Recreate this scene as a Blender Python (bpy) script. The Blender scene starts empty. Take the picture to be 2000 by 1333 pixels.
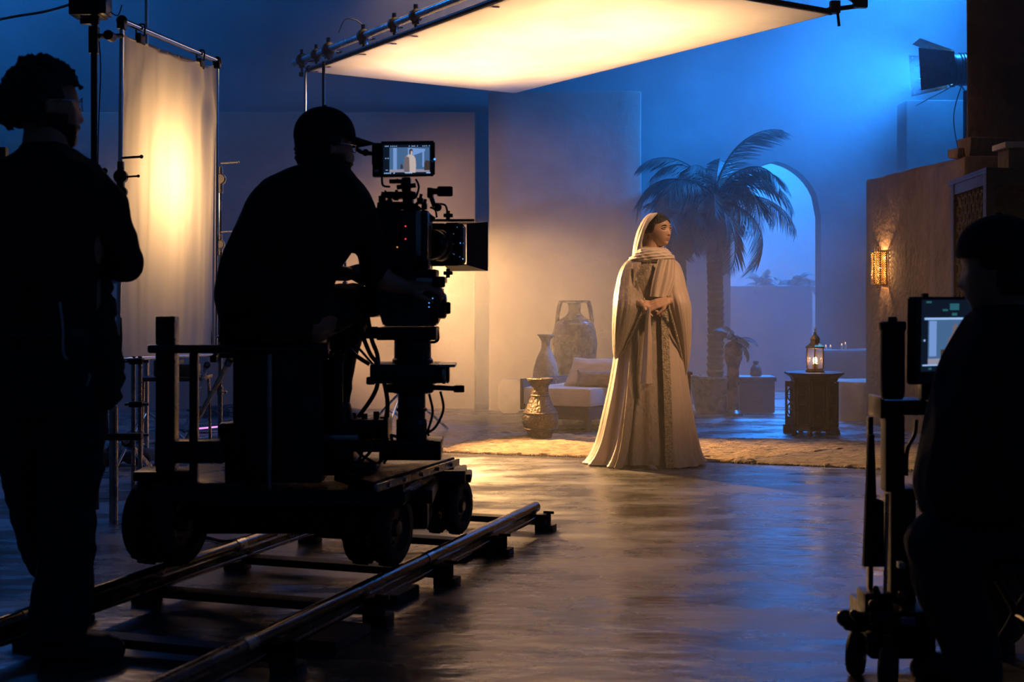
import bpy, bmesh, math, random
from mathutils import Vector, Matrix, noise
PI = math.pi
random.seed(7)
SC = bpy.context.scene
COL = SC.collection
V = Vector
# ---------------------------------------------------------------- camera, world, lights, exposure
CAMH, FPX, HOR = 1.1, 2600.0, 586.0
def P(px, py, Y):
    """point at distance Y whose picture in the 2000x1333 photograph is (px, py)"""
    return V(((px - 1000) * Y / FPX, Y, CAMH - (py - HOR) * Y / FPX))
def G(px, py, z=0.0):
    """point of height z seen at (px, py)"""
    return P(px, py, FPX * (CAMH - z) / (py - HOR))
cam_d = bpy.data.cameras.new('camera'); cam = bpy.data.objects.new('camera', cam_d); COL.objects.link(cam)
cam.location = (0, 0, CAMH); cam.rotation_euler = (PI/2, 0, 0)
cam_d.lens = 46.8; cam_d.sensor_width = 36; cam_d.shift_y = -0.0402
cam_d.dof.use_dof = True; cam_d.dof.focus_distance = 8.2; cam_d.dof.aperture_fstop = 5.0
SC.camera = cam
w = bpy.data.worlds.new('stage_dark'); SC.world = w; w.use_nodes = True
nt = w.node_tree; nt.nodes['Background'].inputs[0].default_value = (0.010, 0.022, 0.06, 1); nt.nodes['Background'].inputs[1].default_value = 0.5
SC.view_settings.view_transform = 'Standard'; SC.view_settings.look = 'None'
SC.view_settings.gamma = 1; SC.view_settings.use_curve_mapping = False
SC.view_settings.exposure = 0.0
SC.cycles.max_bounces = 6; SC.cycles.diffuse_bounces = 3; SC.cycles.glossy_bounces = 3
SC.cycles.volume_bounces = 0; SC.cycles.transmission_bounces = 4; SC.cycles.use_denoising = True
SC.cycles.sample_clamp_indirect = 4
def light(kind, name, loc, target, power, color, size=0.2, angle=60, blend=0.5, sy=None, spread=None):
    d = bpy.data.lights.new(name, kind); o = bpy.data.objects.new(name, d); COL.objects.link(o)
    o.location = loc; d.energy = power; d.color = color
    if target is not None: o.rotation_euler = (V(target) - V(loc)).to_track_quat('-Z', 'Y').to_euler()
    if kind == 'SPOT': d.spot_size = math.radians(angle); d.spot_blend = blend; d.shadow_soft_size = size
    elif kind == 'AREA':
        d.size = size
        if sy: d.shape = 'RECTANGLE'; d.size_y = sy
        if spread: d.spread = math.radians(spread)
    else: d.shadow_soft_size = size
    return o
WARM = (1.0, 0.55, 0.20); BLUE = (0.014, 0.205, 0.84)
RIM = P(798, 462, 11.0); BLAMP = P(1857, 137, 12.7)
light('SPOT', 'key_light', RIM, (1.3, 8.5, -0.1), 2300, WARM, 0.07, 66, 0.6)
light('SPOT', 'wall_warm_light', (-2.3, 10.9, 1.0), (-0.75, 13.4, 1.1), 1400, (1, .56, .25), 0.15, 66, 1.0)
light('SPOT', 'silk_light', (-2.24, 7.28, 1.78), (-1.83, 7.2, 1.76), 52, (1.0, .57, .23), 0.16, 160, 1.0)
_o = light('AREA', 'overhead_light', (0.22, 10.27, 3.75), None, 108, (1.0, .58, .27), 3.3, sy=1.6, spread=135); _o.rotation_euler = (0, 0, math.radians(-58.3))
light('SPOT', 'warm_fill_light', (3.3, 6.0, 4.0), (0.95, 9.0, 1.0), 880, (1.0, .58, .31), 0.30, 20, 0.9)
light('SPOT', 'blue_light', BLAMP + V((-.03, 0, 0)), (-1.0, 12.8, 2.6), 2900, BLUE, 0.09, 92, 0.9)
light('AREA', 'arch_blue_light', (3.2, 18.6, 5.2), (2.8, 18.0, 1.0), 2900, BLUE, 2.0)
light('AREA', 'back_blue_light', (4.6, 13.2, 5.6), (2.5, 13.9, 1.0), 400, BLUE, 1.2, spread=85)
light('AREA', 'rear_blue_light', (-5.5, 12.5, 6.0), (-4.5, 14.5, 2.4), 230, BLUE, 2.0)
light('AREA', 'side_blue_light', (7.0, 3.0, 4.0), (2.0, 7.0, 0.5), 12, BLUE, 1.5)

# ---------------------------------------------------------------- helpers
def mat(name, color, rough=0.6, metal=0.0, var=0.0, scale=8.0, bump=0.0, bscale=40.0, color2=None, stretch=(1,1,1),
        emit=None, estr=0.0, trans=0.0, alpha=1.0, coat=0.0, rvar=0.0, sheen=0.0, sub=0.0, detail=6):
    m = bpy.data.materials.new(name); m.use_nodes = True
    n = m.node_tree.nodes; l = m.node_tree.links; b = n['Principled BSDF']
    b.inputs['Base Color'].default_value = (*color, 1); b.inputs['Roughness'].default_value = rough
    b.inputs['Metallic'].default_value = metal
    if trans: b.inputs['Transmission Weight'].default_value = trans
    if coat: b.inputs['Coat Weight'].default_value = coat
    if sheen: b.inputs['Sheen Weight'].default_value = sheen
    if sub: b.inputs['Subsurface Weight'].default_value = sub; b.inputs['Subsurface Radius'].default_value = (.02, .008, .004)
    if alpha < 1: b.inputs['Alpha'].default_value = alpha
    if emit: b.inputs['Emission Color'].default_value = (*emit, 1); b.inputs['Emission Strength'].default_value = estr
    if var or bump or rvar:
        tc = n.new('ShaderNodeTexCoord'); mp = n.new('ShaderNodeMapping'); mp.inputs['Scale'].default_value = stretch
        l.new(tc.outputs['Object'], mp.inputs['Vector'])
    if var or rvar:
        t = n.new('ShaderNodeTexNoise'); t.inputs['Scale'].default_value = scale; t.inputs['Detail'].default_value = detail
        t.inputs['Roughness'].default_value = 0.65
        l.new(mp.outputs[0], t.inputs['Vector'])
        if var:
            r = n.new('ShaderNodeValToRGB'); r.color_ramp.elements[0].position = 0.32; r.color_ramp.elements[1].position = 0.68
            c2 = color2 or tuple(c * (1 - var) for c in color)
            r.color_ramp.elements[0].color = (*c2, 1); r.color_ramp.elements[1].color = (*color, 1)
            l.new(t.outputs['Fac'], r.inputs[0]); l.new(r.outputs[0], b.inputs['Base Color'])
        if rvar:
            q = n.new('ShaderNodeMapRange'); q.inputs[1].default_value = .35; q.inputs[2].default_value = .65
            q.inputs[3].default_value = max(.02, rough - rvar); q.inputs[4].default_value = min(1, rough + rvar)
            l.new(t.outputs['Fac'], q.inputs[0]); l.new(q.outputs[0], b.inputs['Roughness'])
    if bump:
        t2 = n.new('ShaderNodeTexNoise'); t2.inputs['Scale'].default_value = bscale; t2.inputs['Detail'].default_value = 5
        bp = n.new('ShaderNodeBump'); bp.inputs['Strength'].default_value = bump; bp.inputs['Distance'].default_value = 0.02
        l.new(mp.outputs[0], t2.inputs['Vector']); l.new(t2.outputs['Fac'], bp.inputs['Height']); l.new(bp.outputs[0], b.inputs['Normal'])
    return m

M = {}
M['floor'] = mat('polished_concrete', (.065, .060, .056), .28, 0, .5, 1.8, .75, 4.0, stretch=(.7, 1.4, 1), rvar=.14, detail=10)
_f = M['floor'].node_tree.nodes['Principled BSDF']; _f.inputs['IOR'].default_value = 3.4
M['plaster'] = mat('old_plaster', (.235, .20, .165), .9, 0, .35, 1.3, .35, 9)
M['plaster_b'] = mat('grey_plaster', (.17, .165, .165), .9, 0, .4, 1.1, .3, 7)
M['mud'] = mat('mud_plaster', (.19, .125, .08), .92, 0, .45, 3.0, .7, 22)
M['stone'] = mat('pale_stone', (.42, .37, .31), .85, 0, .3, 6, .4, 30)
M['black'] = mat('black_plastic', (.012, .012, .013), .5, 0, .4, 20)
M['blackmetal'] = mat('black_metal', (.02, .02, .022), .35, .6, .4, 14, rvar=.12)
M['rubber'] = mat('tyre_rubber', (.014, .014, .014), .8, 0, .3, 30, .2, 60)
M['steel'] = mat('steel_tube', (.55, .54, .52), .25, 1, .3, 10, rvar=.1)
M['chrome'] = mat('chrome', (.75, .75, .75), .15, 1)
M['rail'] = mat('rail_steel', (.26, .23, .21), .24, 1, .25, 6, rvar=.08)
M['darkwood'] = mat('sleeper_wood', (.035, .028, .022), .6, 0, .5, 8, .3, 30, stretch=(1, 8, 8))
M['shirt'] = mat('black_cotton', (.012, .012, .014), .95, 0, .4, 9, .10, 160)
M['jeans'] = mat('dark_denim', (.020, .025, .036), .9, 0, .4, 7, .12, 200)
M['khaki'] = mat('dark_olive_cotton', (.035, .032, .02), .9, 0, .4, 7, .4, 160)
M['skin'] = mat('skin', (.42, .22, .13), .5, 0, .12, 12, .08, 200, sub=.15)
M['skin_w'] = mat('warm_skin', (.52, .30, .19), .45, 0, .10, 12, .05, 250, sub=.15)
M['lip'] = mat('lips', (.36, .15, .10), .35, 0, .1, 30)
M['hair'] = mat('black_hair', (.012, .009, .008), .45, 0, .5, 40, .6, 120, stretch=(1, 1, .15))
M['eye'] = mat('eye_white', (.55, .50, .46), .15)
M['iris'] = mat('iris_brown', (.03, .015, .008), .1)
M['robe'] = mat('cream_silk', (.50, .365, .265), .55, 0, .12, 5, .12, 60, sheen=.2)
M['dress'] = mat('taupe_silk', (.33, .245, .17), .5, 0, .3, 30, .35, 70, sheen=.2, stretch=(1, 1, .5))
M['embro'] = mat('gold_embroidery', (.52, .40, .25), .5, .15, .5, 60, 1.0, 90)
M['scarf'] = mat('ivory_scarf', (.60, .47, .36), .6, 0, .1, 8, .15, 90, sheen=.3)
M['terra'] = mat('glazed_terracotta', (.13, .07, .04), .28, 0, .6, 10, .5, 34, coat=.5, rvar=.1)
M['terra2'] = mat('pale_terracotta', (.36, .25, .16), .6, 0, .4, 10, .6, 34)
M['bronze'] = mat('hammered_bronze', (.10, .07, .045), .40, .55, .55, 16, .9, 55)
M['linen'] = mat('cream_linen', (.60, .50, .38), .85, 0, .12, 10, .25, 90)
M['linen2'] = mat('taupe_linen', (.36, .29, .22), .9, 0, .25, 14, .3, 90)
M['wood'] = mat('carved_wood', (.055, .026, .015), .5, 0, .5, 10, .5, 40, stretch=(1, 1, 3))
M['brass'] = mat('aged_brass', (.45, .28, .10), .35, .9, .5, 20, .3, 60)
M['leaf'] = mat('palm_leaf', (.012, .028, .014), .55, 0, .4, 6)
M['trunk'] = mat('palm_trunk', (.035, .03, .025), .9, 0, .5, 10, .8, 30)
M['rug'] = mat('woven_rug', (.46, .32, .17), .95, 0, .80, 11, 1.0, 70, stretch=(1, 2.6, 1))
M['rug2'] = mat('dull_rug', (.26, .20, .15), .95, 0, .7, 6, 1.0, 70, stretch=(1, 2.6, 1))
M['cable'] = mat('cable_rubber', (.01, .01, .01), .5)
M['amber'] = mat('flame', (1, .6, .2), .5, emit=(1, .55, .20), estr=45)
M['ember'] = mat('small_flame', (1, .5, .15), .5, emit=(1, .42, .12), estr=2.2)
M['ledb'] = mat('led_blue', (.1, .3, 1), .5, emit=(.12, .38, 1), estr=1.6)
M['ledr'] = mat('led_red', (1, .1, .1), .5, emit=(1, .05, .09), estr=1.1)
M['leda'] = mat('led_amber', (1, .5, .1), .5, emit=(1, .42, .08), estr=.7)
M['lampface'] = mat('lamp_face', (.1, .3, 1), .4, emit=(.25, .62, 1), estr=30)
M['tag'] = mat('grey_card', (.45, .47, .5), .5, 0, .2, 30)
M['sack'] = mat('sandbag_cloth', (.02, .022, .03), .9, 0, .3, 20, .3, 60)
M['glass'] = mat('lantern_glass', (.25, .25, .35), .05, alpha=.22)
M['paint'] = mat('satin_dark_paint', (.02, .024, .028), .3, 0, .3, 8, rvar=.1)

def silk_mat():
    m = bpy.data.materials.new('diffusion_silk'); m.use_nodes = True
    n = m.node_tree.nodes; l = m.node_tree.links; n.remove(n['Principled BSDF']); out = n['Material Output']
    d = n.new('ShaderNodeBsdfDiffuse'); t = n.new('ShaderNodeBsdfTranslucent'); mx = n.new('ShaderNodeMixShader')
    tc = n.new('ShaderNodeTexCoord'); no = n.new('ShaderNodeTexNoise'); no.inputs['Scale'].default_value = 1.6; no.inputs['Detail'].default_value = 6
    mp = n.new('ShaderNodeMapping'); mp.inputs['Scale'].default_value = (1, 1, .45)
    r = n.new('ShaderNodeValToRGB'); r.color_ramp.elements[0].position = .35; r.color_ramp.elements[1].position = .65
    r.color_ramp.elements[0].color = (.70, .66, .60, 1); r.color_ramp.elements[1].color = (.86, .82, .76, 1)
    l.new(tc.outputs['Object'], mp.inputs[0]); l.new(mp.outputs[0], no.inputs['Vector']); l.new(no.outputs['Fac'], r.inputs[0])
    l.new(r.outputs[0], d.inputs[0]); l.new(r.outputs[0], t.inputs[0]); mx.inputs[0].default_value = .7
    l.new(d.outputs[0], mx.inputs[1]); l.new(t.outputs[0], mx.inputs[2]); l.new(mx.outputs[0], out.inputs[0])
    return m
M['silk'] = silk_mat()

def BM(): return bmesh.new()
def frame_axes(d):
    d = d.normalized(); a = V((0, 0, 1)) if abs(d.z) < .9 else V((1, 0, 0))
    u = d.cross(a).normalized(); return u, d.cross(u).normalized()
def box(bm, c, s, rz=0.0, bev=0.0, mtx=None, mi=0):
    c = V(c); hx, hy, hz = s[0]/2, s[1]/2, s[2]/2
    R = mtx if mtx is not None else Matrix.Rotation(rz, 3, 'Z')
    vs = [bm.verts.new(c + R @ V((x*hx, y*hy, z*hz))) for x in (-1, 1) for y in (-1, 1) for z in (-1, 1)]
    fs = [bm.faces.new([vs[i] for i in f]) for f in ((0,1,3,2),(4,6,7,5),(0,4,5,1),(2,3,7,6),(0,2,6,4),(1,5,7,3))]
    for f in fs: f.material_index = mi
    if bev:
        es = list({e for f in fs for e in f.edges})
        r = bmesh.ops.bevel(bm, geom=es, offset=bev, segments=2, affect='EDGES', profile=.6)
        for f in r['faces']: f.material_index = mi
def ring(bm, c, u, v, ru, rv, n):
    return [bm.verts.new(c + u*math.cos(2*PI*i/n)*ru + v*math.sin(2*PI*i/n)*rv) for i in range(n)]
def bridge(bm, a, b, mi=0):
    n = len(a)
    for i in range(n):
        f = bm.faces.new((a[i], a[(i+1) % n], b[(i+1) % n], b[i])); f.material_index = mi
def cyl(bm, a, b, r0, r1=None, n=14, cap=True, mi=0):
    a = V(a); b = V(b); r1 = r0 if r1 is None else r1; u, v = frame_axes(b - a)
    A = ring(bm, a, u, v, r0, r0, n); B = ring(bm, b, u, v, r1, r1, n); bridge(bm, A, B, mi)
    if cap:
        f = bm.faces.new(A[::-1]); f.material_index = mi
        f = bm.faces.new(B); f.material_index = mi
def catmull(pts, k=6):
    pts = [V(p) for p in pts]; out = []
    for i in range(len(pts) - 1):
        p0 = pts[max(i-1, 0)]; p1 = pts[i]; p2 = pts[i+1]; p3 = pts[min(i+2, len(pts)-1)]
        for j in range(k):
            t = j / k; out.append(.5*((2*p1) + (p2-p0)*t + (2*p0-5*p1+4*p2-p3)*t*t + (-p0+3*p1-3*p2+p3)*t**3))
    out.append(pts[-1]); return out
def tube(bm, pts, r, n=8, smooth=6, mi=0):
    ps = catmull(pts, smooth) if smooth else [V(p) for p in pts]
    rr = r if isinstance(r, (list, tuple)) else None; prev = None; rings = []; u = None
    for i, p in enumerate(ps):
        d = (ps[min(i+1, len(ps)-1)] - ps[max(i-1, 0)]).normalized()
        if u is None: u, v = frame_axes(d)
        else:
            u = (u - d*u.dot(d)).normalized(); v = d.cross(u)
        rad = r if rr is None else rr[0] + (rr[-1]-rr[0])*i/(len(ps)-1)
        if rr is not None and len(rr) > 2:
            t = i/(len(ps)-1)*(len(rr)-1); k = min(int(t), len(rr)-2); rad = rr[k] + (rr[k+1]-rr[k])*(t-k)
        rings.append(ring(bm, p, u, v, rad, rad, n))
    for a, b in zip(rings, rings[1:]): bridge(bm, a, b, mi)
    bm.faces.new(rings[0][::-1]).material_index = mi; bm.faces.new(rings[-1]).material_index = mi
def lathe(bm, o, prof, axis=(0, 0, 1), n=32, mi=0, cap=True):
    o = V(o); ax = V(axis).normalized(); u, v = frame_axes(ax)
    rs = [ring(bm, o + ax*h, u, v, max(r, .0005), max(r, .0005), n) for r, h in prof]
    for a, b in zip(rs, rs[1:]): bridge(bm, a, b, mi)
    if cap: bm.faces.new(rs[0][::-1]).material_index = mi; bm.faces.new(rs[-1]).material_index = mi
def ball(bm, c, r, sc=(1, 1, 1), seg=12, mi=0, mtx=None):
    mt = Matrix.Translation(V(c)) @ (mtx.to_4x4() if mtx is not None else Matrix()) @ Matrix.Diagonal((r*sc[0], r*sc[1], r*sc[2], 1))
    rr = bmesh.ops.create_uvsphere(bm, u_segments=seg, v_segments=max(6, seg*2//3), radius=1, matrix=mt)
    for vv in rr['verts']:
        for f in vv.link_faces: f.material_index = mi
def prism(bm, poly, z0, z1, mi=0):
    A = [bm.verts.new((x, y, z0)) for x, y in poly]; B = [bm.verts.new((x, y, z1)) for x, y in poly]
    bridge(bm, A, B, mi); bm.faces.new(A[::-1]).material_index = mi; bm.faces.new(B).material_index = mi
def plate(bm, pts, d, mi=0):
    """polygon of world points, thickened by vector d"""
    A = [bm.verts.new(V(p)) for p in pts]; B = [bm.verts.new(V(p) + V(d)) for p in pts]
    bridge(bm, A, B, mi); bm.faces.new(A[::-1]).material_index = mi; bm.faces.new(B).material_index = mi
def limb(bm, pts, radii, n=14):
    """chain of tapered pieces with round joints: raw volume for a body"""
    pts = [V(p) for p in pts]
    for p, r in zip(pts, radii): ball(bm, p, r, seg=n)
    for i in range(len(pts)-1): cyl(bm, pts[i], pts[i+1], radii[i], radii[i+1], n)
def finish(me, ang=40):
    for p in me.polygons: p.use_smooth = True
    try: me.set_sharp_from_angle(angle=math.radians(ang))
    except Exception: pass
def link(o, parent=None):
    COL.objects.link(o)
    if parent is not None:
        o.parent = parent
        if parent.type == 'EMPTY': o.matrix_parent_inverse = Matrix.Translation(-parent.location)
    return o
def tag(o, label=None, cat=None, group=None, kind=None):
    if label: o['label'] = label
    if cat: o['category'] = cat
    if group: o['group'] = group
    if kind: o['kind'] = kind
    return o
def thing(name, loc, label, cat, group=None):
    o = bpy.data.objects.new(name, None); COL.objects.link(o); o.location = loc; o.empty_display_size = .1
    return tag(o, label, cat, group)
def obj(name, bm, m, parent=None, label=None, cat=None, group=None, kind=None, ang=40, fix=True):
    if fix: bmesh.ops.recalc_face_normals(bm, faces=bm.faces)
    me = bpy.data.meshes.new(name); bm.to_mesh(me); bm.free()
    for x in (m if isinstance(m, (list, tuple)) else [m]): me.materials.append(M[x] if isinstance(x, str) else x)
    finish(me, ang)
    o = bpy.data.objects.new(name, me); link(o, parent)
    return tag(o, label, cat, group, kind)
def struct(name, bm, m, **k): return obj(name, bm, m, kind='structure', **k)
def copy_tree(o, parent=None):
    c = o.copy(); COL.objects.link(c)
    if parent is not None: c.parent = parent
    for ch in [x for x in ALLCH.get(o.name, [])]: copy_tree(ch, c)
    return c
ALLCH = {}
def reg(root):
    """remember the children of a prototype (one pass over its tree)"""
    for o in list(COL.objects):
        if o.parent is not None and (o.parent == root or o.parent.parent == root):
            ALLCH.setdefault(o.parent.name, []).append(o)
def remesh(bm, voxel, smooth=2, fold=0.0, fscale=6.0, stretch=(1, 1, .5)):
    """fuse overlapping volumes into one continuous skin; optional cloth folds"""
    bmesh.ops.recalc_face_normals(bm, faces=bm.faces)
    me = bpy.data.meshes.new('tmp'); bm.to_mesh(me); bm.free()
    o = bpy.data.objects.new('tmp', me); COL.objects.link(o)
    r = o.modifiers.new('r', 'REMESH'); r.mode = 'VOXEL'; r.voxel_size = voxel
    if smooth:
        s = o.modifiers.new('s', 'SMOOTH'); s.iterations = smooth; s.factor = .5
    dg = bpy.context.evaluated_depsgraph_get(); ev = o.evaluated_get(dg)
    me2 = bpy.data.meshes.new_from_object(ev); bpy.data.objects.remove(o); bpy.data.meshes.remove(me)
    b2 = BM(); b2.from_mesh(me2); bpy.data.meshes.remove(me2)
    if fold:
        b2.normal_update()
        for v_ in b2.verts:
            q = V((v_.co.x*stretch[0], v_.co.y*stretch[1], v_.co.z*stretch[2]))*fscale
            k = noise.noise(q) + .5*noise.noise(q*2.1)
            v_.co += v_.normal*fold*(1 - 2*abs(k))
    return b2
def lerp_rows(rows, n):
    """rows of equal-length tuples sorted by first entry -> n smooth rows"""
    out = []; t0, t1 = rows[0][0], rows[-1][0]
    for i in range(n + 1):
        t = t0 + (t1-t0)*i/n; k = 0
        while k < len(rows)-2 and t > rows[k+1][0]: k += 1
        p0 = rows[max(k-1, 0)]; p1 = rows[k]; p2 = rows[k+1]; p3 = rows[min(k+2, len(rows)-1)]
        f = (t-p1[0])/(p2[0]-p1[0]) if p2[0] != p1[0] else 0; r = [t]
        for j in range(1, len(p1)):
            m1 = (p2[j]-p0[j])/max(1e-6, p2[0]-p0[0])*(p2[0]-p1[0]); m2 = (p3[j]-p1[j])/max(1e-6, p3[0]-p1[0])*(p2[0]-p1[0])
            r.append((2*f**3-3*f*f+1)*p1[j] + (f**3-2*f*f+f)*m1 + (-2*f**3+3*f*f)*p2[j] + (f**3-f*f)*m2)
        out.append(r)
    return out
def loft(bm, rows, Y, n=48, k=40, ripple=None, sq=2.0, cap=True, a0=0.0, a1=2*PI, mi=0):
    """rows: (py, px_left, px_right, half_depth, depth_offset): rounded horizontal sections; angle 0 faces the camera"""
    closed = abs(a1 - a0 - 2*PI) < 1e-4; R = []
    rw = lerp_rows(rows, k) if k else [list(r) for r in rows]
    for q in rw:
        A = P(q[1], q[0], Y); B = P(q[2], q[0], Y); c = (A + B)/2; rx = abs(B.x - A.x)/2; ry = q[3]; oy = q[4] if len(q) > 4 else 0
        vs = []
        for i in range(n if closed else n + 1):
            t = a0 + (a1-a0)*i/n; s_, c_ = math.sin(t), math.cos(t)
            e = 2/sq; x = abs(s_)**e*(1 if s_ > 0 else -1); y = abs(c_)**e*(1 if c_ > 0 else -1)
            g = 1.0 + (ripple(t, q[0], c.z) if ripple else 0)
            vs.append(bm.verts.new((c.x + rx*x*g, Y + oy - ry*y*g, c.z)))
        R.append(vs)
    for a, b in zip(R, R[1:]):
        m_ = len(a)
        for i in range(m_ if closed else m_ - 1):
            bm.faces.new((a[i], a[(i+1) % m_], b[(i+1) % m_], b[i])).material_index = mi
    if cap and closed: bm.faces.new(R[0][::-1]).material_index = mi; bm.faces.new(R[-1]).material_index = mi
    return R
# ---------------------------------------------------------------- the setting
def subdiv_plane_block(bm, x0, x1, y0, y1, z0, z1): box(bm, ((x0+x1)/2, (y0+y1)/2, (z0+z1)/2), (x1-x0, y1-y0, z1-z0))
def rough_block(bm, poly, z0, z1, bev=.02):
    """plastered mass with softened edges"""
    A = [bm.verts.new((x, y, z0)) for x, y in poly]; B = [bm.verts.new((x, y, z1(x, y) if callable(z1) else z1)) for x, y in poly]
    bridge(bm, A, B); fa = bm.faces.new(A[::-1]); fb = bm.faces.new(B)
    es = {e for f in bm.faces for e in f.edges if any(v in B for v in e.verts)}
    bmesh.ops.bevel(bm, geom=list(es), offset=bev, segments=2, affect='EDGES', profile=.5)
    es = [e for e in bm.edges]
    bmesh.ops.subdivide_edges(bm, edges=[e for e in es if e.calc_length() > .25], cuts=6, use_grid_fill=True)
    for v_ in bm.verts:
        k = noise.noise(v_.co*3.1)*.012 + noise.noise(v_.co*9)*.005
        if v_.co.z > z0 + .02: v_.co += V((k, k, k*1.2))
b = BM(); box(b, (0, 8, -.1), (26, 30, .2)); struct('floor', b, 'floor')
# rear wall with the pointed arch
def arch_pts(cx, hw, zs, za, n=14):
    pts = []
    R_ = (hw*hw + (za-zs)**2)/(2*hw)
    for i in range(n + 1):
        x = -hw + 2*hw*i/n
        cxx = -hw + R_ if x <= 0 else hw - R_
        z = zs + math.sqrt(max(0, R_*R_ - (x - cxx)**2)); pts.append((cx + x, z))
    return pts
YA = 14.0; A_ = arch_pts(P(1515, 0, YA).x, .475, 1.98, 2.56, 22)
b = BM()
def slab(x0, x1, z0a, z0b, z1):
    f = [b.verts.new((x, y, z)) for y in (YA, YA+.26) for x, z in ((x0, z0a), (x1, z0b), (x1, z1), (x0, z1))]
    for q in ((0, 1, 2, 3), (7, 6, 5, 4), (0, 4, 5, 1), (3, 2, 6, 7)): b.faces.new([f[k] for k in q])
    return f
slab(-9, A_[0][0], 0, 0, 8); slab(A_[-1][0], 9, 0, 0, 8)
for (xa, za), (xb, zb) in zip(A_, A_[1:]): slab(xa, xb, za, zb, 8)
for x in (A_[0][0], A_[-1][0]): b.faces.new([b.verts.new(p) for p in ((x, YA, 0), (x, YA+.26, 0), (x, YA+.26, 1.98), (x, YA, 1.98))])
bmesh.ops.remove_doubles(b, verts=b.verts, dist=.0005)
struct('wall_back', b, 'plaster_b')
b = BM(); box(b, (2, 20.2, 3.5), (20, .3, 8)); struct('wall_far', b, 'plaster')
b = BM(); box(b, (-9.0, 10, 3.5), (.3, 12, 8)); struct('wall_left', b, 'plaster_b')
def panel(name, x0, x1, y0, d, z1, m, z0=0):
    b = BM(); rough_block(b, [(x0, y0), (x1, y0), (x1, y0+d), (x0, y0+d)], z0, z1); return b
b = panel('', -5.5, P(928, 0, 13.45).x, 13.45, .3, 3.0, 'plaster')
tag(obj('set_wall', b, 'plaster'), 'warm lit long plaster flat behind the camera crane', kind='structure')
b = panel('', P(955, 0, 13.3).x, P(1253, 0, 13.3).x, 13.3, .35, 3.19, 'plaster')
tag(obj('set_wall', b, 'plaster'), 'tall grey upright plaster flat behind the robed woman', kind='structure')
b = panel('', P(1770, 0, 13.5).x, 6.0, 13.5, .35, 3.13, 'plaster_b')
tag(obj('set_wall', b, 'plaster_b'), 'blue lit plaster flat under the barn door lamp', kind='structure')
# low wall and plants beyond the arch
b = BM(); rough_block(b, [(1.6, 16.6), (3.75, 16.6), (3.75, 17.1), (1.6, 17.1)], 0, 1.28)
obj('garden_wall', b, 'plaster_b', label='low blue wall seen through the pointed arch', cat='wall')
# right hand mass: low angled wall, tall wall on it
b = BM(); rough_block(b, [(3.18, 12.0), (3.36, 10.86), (3.42, 9.9), (6.5, 9.9), (6.5, 12.0)], 0, 2.19, .03)
struct('wall_right', b, 'mud')
b = BM(); rough_block(b, [(3.37, 10.75), (3.31, 9.75), (6.5, 9.75), (6.5, 10.75)], 0, 2.16, .03)
tag(obj('set_wall', b, 'mud'), 'brown mud wall return between sconce wall and carved screen', kind='structure')
b = BM(); rough_block(b, [(3.43, 10.05), (6.5, 10.05), (6.5, 10.5), (3.60, 10.5)], 2.12, 6.5, .03)
tag(obj('set_wall', b, 'mud'), 'tall dark brown wall rising out of the frame above the mud wall', kind='structure')
# rubble and blocks on the wall top
for i, (px, py, Y, sx, sz, m, lab) in enumerate([
        (1874, 316, 9.98, .10, .07, 'mud', 'small broken mud lump on the wall top by the lamp stand'),
        (1925, 318, 9.92, .34, .15, 'mud', 'low brown block lying behind the capped block'),]):
    b = BM(); c = P(px, py, Y); box(b, (c.x, c.y, 2.16 + sz/2), (sx, .2, sz), .1, .02)
    for v_ in b.verts: v_.co += V((noise.noise(v_.co*8), 0, noise.noise(v_.co*9)))*.02
    obj('stone_block', b, m, label=lab, cat='block')
c = P(1985, 300, 8.9); t = thing('capped_block', (c.x, c.y, 1.95), 'square brown block with a flat sandy cap on top of the carved screen', 'block')
b = BM(); box(b, (c.x+.02, c.y, 2.02), (.22, .2, .17), 0, .01); obj('block', b, 'mud', t)
b = BM(); box(b, (c.x+.02, c.y, 2.125), (.28, .25, .04), 0, .008); obj('cap_slab', b, 'stone', t)
# base block, ledge, candles
b = BM(); rough_block(b, [(P(1641,0,12.1).x, 12.1), (3.6, 12.1), (3.6, 12.6), (P(1641,0,12.1).x, 12.6)], 0, .36)
obj('stone_plinth', b, 'stone', label='low grey stone block between the carved table and the sconce wall', cat='block')
b = BM(); rough_block(b, [(P(1606,0,13.3).x, 13.3), (3.9, 13.3), (3.9, 13.65), (P(1606,0,13.3).x, 13.65)], 0, .60)
obj('stone_ledge', b, 'plaster_b', label='dark plaster ledge with tiny candles behind the lantern', cat='ledge')
for i, px in enumerate((1613, 1622, 1644, 1651)):
    t0 = P(px, 684, 13.4); h = (.022, .022, .035, .048)[i]
    t = thing('candle', (t0.x, 13.4, .6), ('shortest candle on the dark ledge, right behind the lantern roof', 'second short candle on the ledge, just beside the lantern', 'taller candle on the dark ledge away from the lantern', 'tallest candle, last on the dark ledge towards the sconce wall')[i], 'candle', 'candles on the ledge')
    b = BM(); lathe(b, (t0.x, 13.4, .605), [(.012, 0), (.012, h), (.006, h+.003)], n=12); obj('wax', b, 'linen', t)
    b = BM(); ball(b, (t0.x, 13.4, .605+h+.012), .0055, (1, 1, 1.6), 8); obj('flame', b, 'ember', t)
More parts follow.
